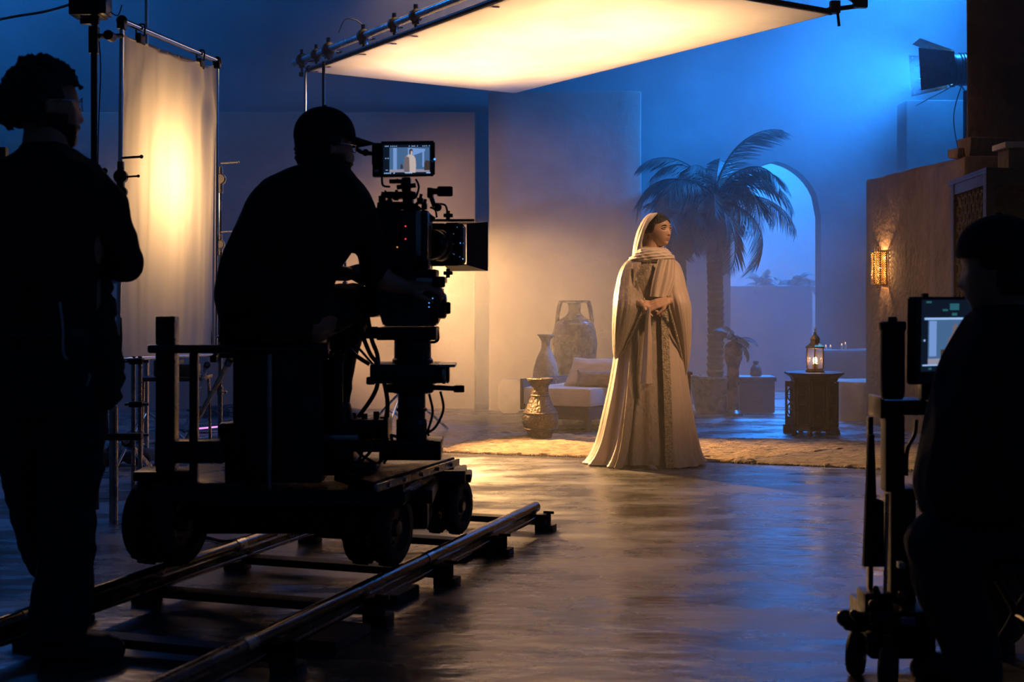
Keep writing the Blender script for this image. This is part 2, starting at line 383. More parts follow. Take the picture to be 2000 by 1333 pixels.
# ---------------------------------------------------------------- haze on the stage
def haze_mat(dens, aniso=.35, var=True):
    m = bpy.data.materials.new('stage_haze'); m.use_nodes = True; n = m.node_tree.nodes; l = m.node_tree.links
    n.remove(n['Principled BSDF']); s = n.new('ShaderNodeVolumeScatter'); s.inputs['Anisotropy'].default_value = aniso
    s.inputs['Density'].default_value = dens; s.inputs['Color'].default_value = (.95, .96, 1, 1)
    tc = n.new('ShaderNodeTexCoord'); no = n.new('ShaderNodeTexNoise'); no.inputs['Scale'].default_value = .55; no.inputs['Detail'].default_value = 3
    mp = n.new('ShaderNodeMapping'); mp.inputs['Scale'].default_value = (1, .7, 1.3)
    q = n.new('ShaderNodeMapRange'); q.inputs[1].default_value = .35; q.inputs[2].default_value = .68; q.inputs[3].default_value = dens*.45; q.inputs[4].default_value = dens*1.7
    sx = n.new('ShaderNodeSeparateXYZ'); g = n.new('ShaderNodeMapRange'); g.interpolation_type = 'SMOOTHSTEP'   # the haze bank hangs at the back of the set
    g.inputs[1].default_value = 10.6; g.inputs[2].default_value = 12.5; g.inputs[3].default_value = .08; g.inputs[4].default_value = 1.35
    ml = n.new('ShaderNodeMath'); ml.operation = 'MULTIPLY'
    l.new(tc.outputs['Object'], mp.inputs[0]); l.new(mp.outputs[0], no.inputs['Vector']); l.new(no.outputs['Fac'], q.inputs[0])
    l.new(tc.outputs['Object'], sx.inputs[0]); l.new(sx.outputs['Y'], g.inputs[0]); l.new(q.outputs[0], ml.inputs[0]); l.new(g.outputs[0], ml.inputs[1]); l.new(ml.outputs[0], s.inputs['Density'])
    l.new(s.outputs[0], n['Material Output'].inputs['Volume']); return m
M['haze'] = haze_mat(.092)
b = BM(); box(b, (0, 12.95, 3.9), (17.6, 14.1, 7.9)); hz = obj('haze', b, 'haze', label='thin blue and amber stage haze filling the set', cat='haze', kind='stuff')
try: M['haze'].cycles.volume_step_rate = 4.0
except Exception: pass
SC.cycles.volume_step_rate = 4.0
# ---------------------------------------------------------------- rugs
def rug(name, quad, m, nx, ny, lab, seed):
    b = BM(); A, B, C_, D = [V(q) for q in quad]; g = []
    for j in range(ny + 1):
        row = []
        for i in range(nx + 1):
            s, t = i/nx, j/ny; p = (A*(1-s) + B*s)*(1-t) + (D*(1-s) + C_*s)*t
            e = min(s*nx, (1-s)*nx, t*ny, (1-t)*ny)
            h = .013 + .009*noise.noise(V((p.x*9+seed, p.y*22, 0))) + .020*max(0, noise.noise(V((p.x*4.3, p.y*7+seed, 2)))) + .007*noise.noise(V((p.x*30, p.y*50, seed)))
            if e < .5: h = .004; p = p + V((noise.noise(p*14), noise.noise(p*15+V((5,0,0))), 0))*.018
            row.append(b.verts.new((p.x, p.y, max(.003, h))))
        g.append(row)
    for j in range(ny):
        for i in range(nx): b.faces.new((g[j][i], g[j][i+1], g[j+1][i+1], g[j+1][i]))
    r0 = g[0] + [g[j][-1] for j in range(1, ny+1)] + g[-1][-2::-1] + [g[j][0] for j in range(ny-1, 0, -1)]
    lo = [b.verts.new((v_.co.x, v_.co.y, 0.0005)) for v_ in r0]
    for i in range(len(r0)): b.faces.new((r0[i], lo[i], lo[(i+1) % len(r0)], r0[(i+1) % len(r0)]))
    o = obj(name, b, m, label=lab, cat='rug', ang=60)
    # frayed warp ends along the near and side edges
    f = BM()
    rr = random.Random(seed)
    for (p, q, n_) in ((A, B, 300), (D, A, 90)):
        out = (q-p).cross(V((0, 0, 1))).normalized()
        for k in range(n_):
            s = (k + rr.random())/n_; x = p.lerp(q, s); d = out*rr.uniform(.015, .04) + (q-p).normalized()*rr.uniform(-.01, .01); wv = (q-p).normalized()*.003
            vs = [f.verts.new(z) for z in (x-wv+V((0,0,.003)), x+wv+V((0,0,.003)), x+d+V((0,0,.001)), x-out*.0+V((0,0,.011)))]
            f.faces.new((vs[0], vs[2], vs[1])); f.faces.new((vs[0], vs[3], vs[2])); f.faces.new((vs[1], vs[2], vs[3])); f.faces.new((vs[0], vs[1], vs[3]))
    obj('fringe', f, m, o, kind='stuff')
rug('rug', [G(857, 884), G(1440, 905), G(1765, 866), G(955, 848)], 'rug', 260, 90, 'shaggy tan woven rug under the vases and the robed woman', 3)
rug('rug', [G(1421, 904.5), G(1790, 920), G(2020, 876), G(1690, 868)], 'rug2', 130, 60, 'dull brown flat rug next to the shaggy tan one', 9)
# ---------------------------------------------------------------- vases and jars
def pxvase(cx, Y, rows, n=44):
    s = Y/FPX; c = P(cx, 0, Y); z0 = CAMH - (rows[-1][0]-HOR)*s; out = []
    for r in lerp_rows([(a, b_) for a, b_ in rows], 40): out.append((r[1]*s, (CAMH - (r[0]-HOR)*s) - z0))
    return V((c.x, Y, 0)), out[::-1]
def carve(bm, amp, fx, fz, c, zlo, zhi):
    for v_ in bm.verts:
        d = v_.co - c; r = math.hypot(d.x, d.y)
        if r > .01 and zlo < v_.co.z < zhi:
            th = math.atan2(d.y, d.x); k = noise.noise(V((math.cos(th)*fx, math.sin(th)*fx, v_.co.z*fz)))
            k = amp*(abs(k)*2 - .4); v_.co.x += d.x/r*k; v_.co.y += d.y/r*k
c, pr = pxvase(1055, 10.5, [(743, 25), (746, 26), (750, 22), (757, 17), (775, 17.5), (790, 23), (806, 31), (822, 35), (836, 32.5), (848, 26), (858.4, 22)])
t = thing('floor_vase', c, 'squat dark vase with flared lip standing on the tan rug', 'vase')
b = BM(); lathe(b, c + V((0, 0, .012)), pr, n=72); carve(b, .006, 4.5, 26, c, .04, .33); obj('vase_body', b, 'bronze', t, ang=80)
b = BM(); h = pr[-1][1]; r = pr[-1][0]; lathe(b, c + V((0, 0, .012)), [(r*.9, h-.012), (r*1.04, h-.008), (r*1.06, h), (r*1.0, h+.006), (r*.75, h+.004), (r*.55, h-.03)], n=48); obj('vase_rim', b, 'bronze', t)
b = BM()
for hh in (.075, .20, .335): 
    rr = max(x for x, z in pr if abs(z-hh) < .02); lathe(b, c + V((0, 0, .012)), [(rr-.002, hh-.006), (rr+.005, hh), (rr-.002, hh+.006)], n=48, cap=False)
obj('raised_band', b, 'bronze', t)
c, pr = pxvase(1066, 11.95, [(655, 15), (659, 13), (666, 9), (682, 9.5), (694, 15), (715, 22), (745, 25), (780, 21), (806, 15), (825.3, 13)])
t = thing('slim_vase', c, 'slim pale vase with narrow neck beside the big handled jar', 'vase')
b = BM(); lathe(b, c, pr, n=56); carve(b, .007, 4, 20, c, .08, .6); obj('vase_body', b, 'terra2', t, ang=80)
b = BM(); h = pr[-1][1]; r = pr[-1][0]; lathe(b, c, [(r*.8, h-.01), (r*1.1, h-.004), (r*1.1, h+.006), (r*.6, h+.004)], n=40); obj('vase_rim', b, 'terra2', t)
c, pr = pxvase(1122, 12.4, [(590, 14), (600, 12.5), (612, 13), (620, 21), (628, 36), (640, 40), (660, 44), (680, 44), (710, 41), (750, 35), (790, 27), (816.6, 24)])
t = thing('handled_jar', c, 'big brown storage jar with two strap handles behind the daybed', 'jar')
b = BM(); lathe(b, c, pr, n=72); carve(b, .008, 5, 18, c, .15, .85); obj('jar_body', b, 'terra', t, ang=80)
s = 12.4/FPX; b = BM(); h = pr[-1][1]; lathe(b, c, [(14*s, h-.012), (29*s, h-.004), (31*s, h+.004), (31*s, h+.012), (27*s, h+.016), (12*s, h+.012)], n=48); obj('jar_lip', b, 'terra', t)
for sg in (-1, 1):
    b = BM(); z1 = h; z0 = h - 38*s
    for k in range(14):
        pass
    pts = [c + V((sg*27*s, 0, z1)), c + V((sg*30*s, 0, z1-.05)), c + V((sg*33*s, 0, z0+.05)), c + V((sg*34*s, 0, z0-.02))]
    tube(b, pts, .021, 10, 5)
    for v_ in b.verts: v_.co.y = c.y + (v_.co.y - c.y)*2.0
    obj('handle', b, 'terra', t)
# octagonal pale block
c = P(996, 0, 12.9); b = BM(); r = 27*12.9/FPX
pts = [(r*.93*x, r*y*1.22) for x, y in ((-.55, -1), (.55, -1), (.92, -.66), (.92, .66), (.55, 1), (-.55, 1), (-.92, .66), (-.92, -.66))]
A = [b.verts.new((c.x + x, 12.85, .165 + y)) for x, y in pts]; B = [b.verts.new((c.x + x, 13.1, .165 + y)) for x, y in pts]
bridge(b, A, B); b.faces.new(A[::-1]); b.faces.new(B); bmesh.ops.bevel(b, geom=list(b.edges), offset=.006, segments=2, affect='EDGES')
obj('stone_block', b, 'stone', label='pale eight sided block on the floor left of the daybed', cat='block')
# ---------------------------------------------------------------- daybed and cushions
def pillow(bm, c, w_, h_, t_, mtx, n=18, pinch=.13):
    for side in (-1, 1):
        g = []
        for j in range(n + 1):
            row = []
            for i in range(n + 1):
                u, v_ = 2*i/n - 1, 2*j/n - 1
                k = (max(0, 1-u*u)**.42)*(max(0, 1-v_*v_)**.42)
                x = u*w_/2*(1 - pinch*.5*(1-abs(v_)**2)*abs(u)**3); z = v_*h_/2*(1 - pinch*(1-abs(u)**2)*abs(v_)**3)
                wr = .06*noise.noise(V((u*4+side, v_*4, c[0]*7)))
                row.append(bm.verts.new(V(c) + mtx @ V((x, side*t_/2*k*(1+wr*3), z))))
            g.append(row)
        for j in range(n):
            for i in range(n): bm.faces.new((g[j][i], g[j][i+1], g[j+1][i+1], g[j+1][i]))
    bmesh.ops.remove_doubles(bm, verts=bm.verts, dist=.0008)
C0 = V((P(1152, 0, 11.0).x, 11.0, 0)); ev = V((-.80, .42, 0)).normalized(); av = V((.56, .83, 0)).normalized(); W_, L_ = .62, 1.5
ctr = C0 + ev*W_/2 + av*L_/2
R3 = Matrix((ev*-1, av, V((0, 0, 1)))).transposed()
t = thing('daybed', (ctr.x, ctr.y, 0), 'low wooden daybed with cream seat mattress behind the robed woman', 'sofa')
b = BM(); box(b, ctr + V((0, 0, .155)), (W_-.02, L_, .11), mtx=R3, bev=.006); obj('seat_frame', b, 'wood', t)
for a_, e_ in ((.06, .05), (.06, W_-.06), (L_-.06, .05), (L_-.06, W_-.06)):
    b = BM(); p = C0 + av*a_ + ev*e_; cyl(b, p, p + V((0, 0, .10)), .022, .034, 10); obj('leg', b, 'wood', t)
b = BM(); box(b, ctr + V((0, 0, .285)), (W_+.01, L_, .155), mtx=R3, bev=.03)
bmesh.ops.subdivide_edges(b, edges=[e for e in b.edges if e.calc_length() > .1], cuts=14, use_grid_fill=True)
for v_ in b.verts: v_.co.z += .008*noise.noise(v_.co*6); 
obj('mattress', b, 'linen', t)
b = BM(); p = ctr + ev*(W_/2+.015); box(b, p + V((0, 0, .30)), (.03, L_, .26), mtx=R3, bev=.005); obj('back_panel', b, 'wood', t)
b = BM(); c = P(1157, 729, 11.42); m3 = Matrix.Rotation(-.30, 3, 'Z') @ Matrix.Rotation(-.38, 3, 'X') @ Matrix.Rotation(.0, 3, 'Y')
pillow(b, c, .44, .29, .13, m3); 
for v_ in b.verts: v_.co.x += (v_.co.z - c.z)*.28
o = obj('cushion', b, 'linen', label='large cream back cushion leaning on the daybed', cat='cushion', group='cushions on the daybed', ang=80)
b = BM(); c = P(1164, 741, 11.28); pillow(b, c, .34, .15, .10, Matrix.Rotation(-.3, 3, 'Z') @ Matrix.Rotation(-.25, 3, 'X'))
obj('cushion', b, 'linen2', label='small taupe cushion in front of the large cream one', cat='cushion', group='cushions on the daybed', ang=80)
# dark side cabinet peeking out behind the robe
x0, x1 = P(1296, 0, 10.45).x, P(1352, 0, 10.45).x
t = thing('side_cabinet', ((x0+x1)/2, 10.6, 0), 'narrow dark wooden cabinet standing behind the robed woman', 'cabinet')
b = BM(); box(b, ((x0+x1)/2, 10.6, .26), (x1-x0-.02, .28, .50), 0, .004); obj('cabinet_body', b, 'wood', t)
b = BM(); box(b, ((x0+x1)/2, 10.6, .522), (x1-x0+.006, .31, .022), 0, .005); obj('top_board', b, 'wood', t)
b = BM(); box(b, ((x0+x1)/2, 10.455, .26), (x1-x0-.07, .02, .40), 0, .004); obj('door', b, 'wood', t)
# ---------------------------------------------------------------- carved table with lantern
cx, cy = P(1590, 0, 10.95).x, 10.95
t = thing('carved_table', (cx, cy, 0), 'dark carved eight sided table carrying the lit lantern', 'table')
def octo(r, z, o=PI/8): return [V((cx + r*math.cos(o+i*PI/4), cy + r*math.sin(o+i*PI/4), z)) for i in range(8)]
def octloft(bm, prof):
    rs = [[bm.verts.new(p) for p in octo(r, z)] for r, z in prof]
    for a, b_ in zip(rs, rs[1:]): bridge(bm, a, b_)
    bm.faces.new(rs[0][::-1]); bm.faces.new(rs[-1])
b = BM(); octloft(b, [(.235, .487), (.245, .490), (.245, .503), (.238, .506)]); obj('tabletop', b, 'wood', t, ang=20)
b = BM(); octloft(b, [(.185, .43), (.19, .44), (.20, .462), (.222, .478), (.232, .487)]); obj('cornice', b, 'wood', t, ang=20)
b = BM(); octloft(b, [(.160, .06), (.160, .43)]); obj('table_body', b, 'wood', t, ang=20)
A, B = octo(.186, .06), octo(.186, .43)
for i in range(8):
    b = BM(); cyl(b, A[i], B[i], .014, n=8); obj('corner_post', b, 'wood', t)
for i in range(8):
    b = BM(); p, q = A[i].lerp(A[(i+1) % 8], .14), A[i].lerp(A[(i+1) % 8], .86); hx = (q-p); up = V((0, 0, 1)); nm = hx.cross(up).normalized()
    fr = [(0, .02, 1, .02), (0, .35, 1, .35), (.05, .02, .05, .35), (.95, .02, .95, .35), (0, .185, 1, .185)]
    for x0, z0, x1, z1 in fr: cyl(b, p + hx*x0 + up*z0 - nm*.004, p + hx*x1 + up*z1 - nm*.004, .007, n=6)
    for zc in (.10, .27):
        cc = p + hx*.5 + up*zc - nm*.006; n_ = 12; ps = [cc + hx.normalized()*.036*math.cos(2*PI*k/n_) + up*.055*math.sin(2*PI*k/n_) for k in range(n_)]
        for k in range(n_): cyl(b, ps[k], ps[(k+1) % n_], .005, n=5)
        for k in range(0, 12, 2): cyl(b, cc, ps[k], .0045, n=5)
        ball(b, cc, .010, seg=8)
    obj('carved_panel', b, 'wood', t)
b = BM(); octloft(b, [(.172, .03), (.205, .035), (.195, .055), (.18, .07)]); obj('plinth_moulding', b, 'wood', t, ang=20)
for i in range(8):
    p = octo(.19, 0)[i]; b = BM(); lathe(b, p, [(.020, 0), (.026, .008), (.018, .02), (.022, .034)], n=12); obj('foot', b, 'wood', t)
# pierced wing panel at the side
b = BM(); pA, pB = P(1534, 0, 11.0), P(1560, 0, 10.86); up = V((0, 0, 1)); pA.z = pB.z = 0; hx = pB - pA
for z0, z1 in ((.07, .14), (.385, .43)): plate(b, [pA+up*z0, pB+up*z0, pB+up*z1, pA+up*z1], (0, .015, 0))
for s0, s1 in ((0, .16), (.84, 1)): plate(b, [pA+hx*s0+up*.14, pA+hx*s1+up*.14, pA+hx*s1+up*.385, pA+hx*s0+up*.385], (0, .015, 0))
for zc in (.20, .32):
    cc = pA + hx*.5 + up*zc; ps = [cc + hx*.36*math.cos(2*PI*k/12) + up*.058*math.sin(2*PI*k/12) for k in range(12)]
    for k in range(12): cyl(b, ps[k], ps[(k+1) % 12], .0055, n=5)
    for k in range(0, 12, 2): cyl(b, cc, ps[k], .005, n=5)
    ball(b, cc, .012, seg=8)
box(b, pA + V((.012, .01, .035)), (.05, .05, .07)); obj('pierced_wing', b, 'wood', t)
# lantern
zt = .507; cx2 = P(1592, 0, 10.95).x
t = thing('lantern', (cx2, cy, zt), 'brass six sided lantern with burning candle on the carved table', 'lantern')
O = V((cx2, cy, zt))
def hexl(bm, prof, n=6):
    rs = [[bm.verts.new(O + V((r*math.cos(i*PI/3+.26), r*math.sin(i*PI/3+.26), z))) for i in range(n)] for r, z in prof]
    for a, b_ in zip(rs, rs[1:]): bridge(bm, a, b_)
    bm.faces.new(rs[0][::-1]); bm.faces.new(rs[-1])
b = BM(); hexl(b, [(.070, 0), (.086, .004), (.086, .014), (.074, .022), (.074, .03)]); obj('base', b, 'brass', t, ang=20)
for i in range(6):
    a_ = i*PI/3 + .26; d = V((math.cos(a_), math.sin(a_), 0)); b = BM(); cyl(b, O + d*.074 + V((0, 0, .03)), O + d*.074 + V((0, 0, .195)), .005, n=6); obj('post', b, 'brass', t)
    a2 = a_ + PI/3; d2 = V((math.cos(a2), math.sin(a2), 0)); b = BM(); p, q = O + d*.071, O + d2*.071
    nrm = (d + d2).normalized()*.002
    plate(b, [p + V((0,0,.031)), q + V((0,0,.031)), q + V((0,0,.192)), p + V((0,0,.192))], -nrm); obj('pane', b, 'glass', t)
b = BM(); hexl(b, [(.074, .192), (.088, .198), (.086, .21), (.06, .225), (.044, .24), (.040, .262), (.047, .268), (.038, .285), (.020, .305), (.010, .318)]); obj('roof', b, 'brass', t, ang=20)
b = BM(); lathe(b, O, [(.010, .316), (.014, .324), (.007, .332), (.004, .342), (.007, .348), (.002, .358)], n=14)
n_ = 14
for k in range(n_): cyl(b, O + V((.0, .0, .35)) + V((.012*math.cos(2*PI*k/n_), 0, .012*math.sin(2*PI*k/n_)+.004)), O + V((0, 0, .35)) + V((.012*math.cos(2*PI*(k+1)/n_), 0, .012*math.sin(2*PI*(k+1)/n_)+.004)), .0018, n=5)
obj('finial', b, 'brass', t)
b = BM(); lathe(b, O, [(.024, .03), (.025, .065), (.020, .07)], n=18); obj('candle', b, 'linen', t)
b = BM(); ball(b, O + V((0, 0, .094)), .017, (1, 1, 1.7), 12); obj('flame', b, 'amber', t)
light('POINT', 'lantern_light', O + V((0, 0, .10)), None, 4.0, (1, .55, .2), .02)
# ---------------------------------------------------------------- wall sconce
A0, B0 = V((3.18, 12.0, 0)), V((3.36, 10.86, 0)); wd = (B0 - A0).normalized(); wn = V((wd.y, -wd.x, 0)); wn = wn if wn.x < 0 else -wn
sc = A0.lerp(B0, .36) + wn*.012; sc.z = CAMH - (524-HOR)*sc.y/FPX
t = thing('wall_sconce', sc, 'pierced brass wall light glowing on the mud wall', 'wall light')
prof_ = [(-.058, 0), (-.058, .055), (-.028, .10), (.028, .10), (.058, .055), (.058, 0)]
H = .145
def spt(k, z): u, v_ = prof_[k]; return sc + wd*u + wn*v_ + V((0, 0, z))
b = BM()
for k in range(5):
    for z in (-H, H): cyl(b, spt(k, z), spt(k+1, z), .006, n=6)
for k in range(6): cyl(b, spt(k, -H), spt(k, H), .005, n=6)
obj('frame', b, 'brass', t)
for k in range(5):
    b = BM(); p, q = spt(k, 0), spt(k+1, 0); hx = q - p; w0 = hx.length; nc = max(2, round(w0/.018)); nr = 15
    for i in range(nc):
        for j in range(nr):
            c_ = p + hx*((i+.5)/nc) + V((0, 0, -H + (j+.5)*2*H/nr)); e1 = hx/nc*.5; e2 = V((0, 0, H/nr))
            for s1, s2 in ((1, 1), (1, -1), (-1, 1), (-1, -1)): cyl(b, c_ + e1*s1, c_ + e2*s2, .0034, n=4, cap=False)
    obj('pierced_panel', b, 'brass', t, kind='stuff')
b = BM(); box(b, sc - wn*.006, (.10, .01, 2*H), rz=math.atan2(wd.y, wd.x)); obj('back_plate', b, 'brass', t)
for sg in (-1, 1):
    b = BM(); cyl(b, sc + wn*.05 + V((0, 0, sg*H)), sc + wn*.05 + V((0, 0, sg*(H+.035))), .022, .008, 12); ball(b, sc + wn*.05 + V((0, 0, sg*(H+.04))), .011); obj('finial', b, 'brass', t)
b = BM(); ball(b, sc + wn*.03, .010, (1, 1, 2), 12); obj('bulb', b, 'amber', t)
light('POINT', 'sconce_light', sc + wn*.035 + V((0, 0, .09)), None, 13, (1, .52, .2), .010)
light('POINT', 'sconce_light', sc + wn*.055 + V((0, 0, -.05)), None, 7, (1, .52, .2), .010)
# ---------------------------------------------------------------- carved screen box
c0 = V((P(1932, 0, 8.7).x, 8.7, 0)); cl = V((P(1868, 0, 9.6).x, 9.6, 0)); cr = V((4.3, 9.1, 0)); zt = 1.93
t = thing('carved_screen', (c0.x + .3, 9.3, 0), 'tall dark wooden box pierced with star lattice beside the sconce wall', 'screen')
def lattice(bm, p, q, z0, z1, cell, r):
    hx = q - p; nx = round(hx.length/cell); nz = round((z1-z0)/cell); ex = hx/nx; ez = V((0, 0, (z1-z0)/nz))
    for i in range(nx):
        for j in range(nz):
            c_ = p + ex*(i+.5) + V((0, 0, z0)) + ez*(j+.5)
            pts = [c_ + ex*.33*math.cos(k*PI/4+PI/8)*1.05 + ez*.33*math.sin(k*PI/4+PI/8)*1.05 for k in range(8)]
            for k in range(8): cyl(bm, pts[k], pts[(k+1) % 8], r, n=4, cap=False)
            for k in range(8):
                d = (pts[k] - c_); cyl(bm, pts[k], c_ + d*1.55, r, n=4, cap=False)
            for a_, b_ in ((ex*.5, ez*.5), (ez*.5, ex*-.5), (ex*-.5, ez*-.5), (ez*-.5, ex*.5)): cyl(bm, c_ + a_, c_ + b_, r*.9, n=4, cap=False)
for nm, p, q in (('front', c0, cr), ('side', cl, c0)):
    b = BM(); lattice(b, p, q, .08, zt-.08, .115, .0085); obj('lattice', b, 'wood', t, kind='stuff')
    d = (q-p).normalized()
    for z in (.04, zt-.035):
        b = BM(); box(b, (p+q)/2 + V((0, 0, z)), ((q-p).length, .045, .08), rz=math.atan2(d.y, d.x), bev=.004); obj('screen_rail', b, 'wood', t)
for p in (cl, c0, cr):
    b = BM(); box(b, p + V((0, 0, zt/2)), (.06, .06, zt), bev=.005); obj('corner_post', b, 'wood', t)
b = BM(); prism(b, [(c0.x-.03, c0.y-.03), (cr.x+.03, cr.y-.03), (4.3, 9.85), (cl.x-.02, 9.72)], zt, zt+.035); obj('top_board', b, 'wood', t)
b = BM(); prism(b, [(c0.x+.07, c0.y+.09), (cr.x-.03, cr.y+.09), (4.2, 9.7), (cl.x+.07, 9.62)], .0, zt-.02); obj('inner_lining', b, 'mud', t)
# ---------------------------------------------------------------- palms and planting
def frond(L, width, droop, nl, rr):
    """leaf in local space: grows along +x, arching down"""
    b = BM(); pts = []; a = rr.uniform(.35, .9)
    p = V((0, 0, 0)); n_ = 16
    for i in range(n_ + 1):
        pts.append(p.copy()); p += V((math.cos(a), 0, math.sin(a)))*L/n_; a -= droop/n_*(.6 + 1.0*i/n_)
    tube(b, pts, [.013, .003], 5, 0)
    for k in range(nl):
        s = .10 + .90*k/nl; i = min(int(s*n_), n_-1); f = s*n_ - i; p = pts[i].lerp(pts[i+1], f); d = (pts[i+1]-pts[i]).normalized()
        ll = width*(math.sin(PI*min(1, s*.86+.10))**.6)*rr.uniform(.8, 1.1)
        for sg in (-1, 1):
            dirv = (d*.75 + V((0, sg, 0))*.8 + V((0, 0, -.35 - .4*s + rr.uniform(-.12, .12)))).normalized(); wv = d*.013
            q = p + dirv*ll*.55; e = p + dirv*ll + V((0, 0, -.16*ll)); n2 = V((0, 0, .002))
            v0 = [b.verts.new(x) for x in (p-wv*.4, p+wv*.4, q+wv*.6, e, q-wv*.6)]; b.faces.new(v0)
    return b
def palm(loc, zc, nf, L, width, name, lab, trunk_r, seed, up=False):
    rr = random.Random(seed); t = thing(name, (loc[0], loc[1], 0), lab, 'palm')
    if trunk_r:
        b = BM(); z = loc[2]; k = 0
        while z < zc - .02:
            h = min(.07, zc - z); lathe(b, (loc[0] + .015*math.sin(z*2), loc[1], z), [(trunk_r*.86, 0), (trunk_r*(1.06 - .15*z/zc), h*.75), (trunk_r*.84, h)], n=14); z += h
        obj('trunk', b, 'trunk', t)
    meshes = []
    for k in range(6):
        b = frond(L*rr.uniform(.85, 1.1), width, rr.uniform(1.5, 2.5), 40, rr); o = obj('frond', b, 'leaf', t, fix=False); meshes.append(o.data)
        o.matrix_parent_inverse = Matrix.Translation(-t.location); o.location = (loc[0], loc[1], zc); o.rotation_euler = (0, rr.uniform(-.35, .5) - (.55 if up else 0), 2*PI*k/6)
    for k in range(nf - 6):
        o = bpy.data.objects.new('frond', meshes[k % 6]); link(o, t); o.location = (loc[0], loc[1], zc)
        o.rotation_euler = (rr.uniform(-.2, .2), rr.uniform(-.8, 1.1) - (.5 if up else 0), k*2.4 + rr.uniform(-.35, .35)); s_ = rr.uniform(.65, 1.12); o.scale = (s_, s_, s_)
    return t
p1 = P(1395, 0, 13.0); p2 = P(1330, 0, 12.8)
palm((p1.x, 13.0, .35), P(0, 392, 13.0).z, 34, .98, .30, 'potted_palm', 'tall date palm silhouette with drooping fronds in front of the arch', .085, 5)
palm((p2.x, 12.8, 0), P(0, 430, 12.8).z, 20, .50, .24, 'potted_palm', 'shorter palm rising close behind the tall grey flat', .05, 12)
p3 = P(1432, 0, 12.6); palm((p3.x, 12.6, 0), P(0, 668, 12.6).z, 9, .24, .08, 'small_palm', 'little feathery palm in an urn beneath the tall palm', 0, 22, True)
b = BM(); lathe(b, (p3.x, 12.6, 0), [(.09, 0), (.09, .03), (.06, .06), (.055, .44), (.06, .48), (.085, .54), (.09, .62), (.085, .66), (.075, .67), (.05, .70), (.01, .71)], n=28); obj('urn', b, 'terra', label='footed urn on the floor beneath the tall palm', cat='urn')
b = BM(); lathe(b, (p1.x, 13.0, 0), [(.17, 0), (.19, .04), (.24, .30), (.26, .34), (.25, .36), (.22, .35), (.20, .31)], n=32); obj('palm_pot', b, 'terra', label='wide dark pot holding the tall palm', cat='pot')
p4 = P(1468, 0, 12.9); t = thing('low_chest', (p4.x, 12.9, 0), 'dark low chest on the blue floor between palm and arch', 'chest')
b = BM(); box(b, (p4.x, 12.95, .16), (.42, .26, .30), 0, .008); obj('chest_body', b, 'wood', t)
b = BM(); box(b, (p4.x, 12.95, .335), (.45, .29, .05), 0, .012); obj('lid', b, 'wood', t)
b = BM(); lathe(b, (p4.x + .05, 12.95, .36), [(.05, 0), (.06, .02), (.05, .08), (.025, .11), (.03, .14), (.028, .145)], n=20); obj('small_pot', b, 'terra', label='small round pot on the low chest', cat='pot')
for i, (px, h, nf) in enumerate(((1490, 0.34, 8), (1556, .30, 7), (1578, .22, 6))):
    q = P(px, 0, 16.8); palm((q.x, 16.8, 1.26), 1.27, nf + 6, h, .09, 'wall_shrub', ('feathery shrub on the wall beyond the arch, below the palm fronds', 'feathery shrub on the wall beyond the arch, in its middle', 'smallest shrub on the wall beyond the arch, by its pier')[i], 0, 40+i, True)
# ---------------------------------------------------------------- barn door lamp
def barn_lamp(name, F, d, rad, L, fl, lab, cat='lamp', face='lampface', side_open=.25, stand_to=None, dark='blackmetal', yoke=True):
    """F front ring centre, d beam direction"""
    d = V(d).normalized(); u = d.cross(V((0, 0, 1))).normalized(); v_ = u.cross(d)
    t = thing(name, F, lab, cat)
    b = BM(); lathe(b, F, [(rad*.75, -L), (rad*.9, -L*.9), (rad, -L*.55), (rad, -.03), (rad*1.1, -.02), (rad*1.1, 0), (rad*.96, .0), (rad*.9, -.02)], axis=d, n=28); obj('housing', b, dark, t)
    b = BM(); lathe(b, F, [(rad*.88, -.012), (rad*.5, .004), (0, .01)], axis=d, n=24); obj('lens', b, face, t)
    b = BM()
    for k in range(6): lathe(b, F, [(rad*1.0, -L*(.25+.09*k)), (rad*1.07, -L*(.27+.09*k)), (rad*1.0, -L*(.29+.09*k))], axis=d, n=24, cap=False)
    obj('cooling_fin', b, dark, t)
    for k, (a_, o_) in enumerate(((u, side_open), (-u, side_open), (v_, .42), (-v_, .42))):
        o2 = v_ if k < 2 else u; s0 = rad*1.05; dirv = (d*math.cos(o_) + a_*math.sin(o_)).normalized(); w0, w1 = rad*1.0, rad*1.35 if k < 2 else rad*1.0
        p = F + a_*s0; b = BM()
        plate(b, [p - o2*w0, p + o2*w0, p + dirv*fl + o2*w1, p + dirv*fl - o2*w1], (a_*math.cos(o_) - d*math.sin(o_))*.004); obj('barn_door', b, dark, t)
    if yoke:
        b = BM(); m_ = F - d*L*.45; tube(b, [m_ + u*rad*1.12 + v_*.0, m_ + u*rad*1.2 - v_*rad*.7, m_ - v_*rad*1.4, m_ - u*rad*1.2 - v_*rad*.7, m_ - u*rad*1.12], .008, 6, 4); obj('yoke', b, dark, t)
        b = BM(); cyl(b, m_ + u*rad*1.0, m_ + u*(rad*1.0+.05), .022, n=12); obj('tilt_knob', b, dark, t)
    return t, F - d*L*.45 - V((0, 0, rad*1.4))
F = BLAMP.copy()
t, foot = barn_lamp('stage_lamp', F, (-1, .06, -.06), .150, .30, .34, 'blue stage lamp with black barn doors high above the mud wall', side_open=.10)
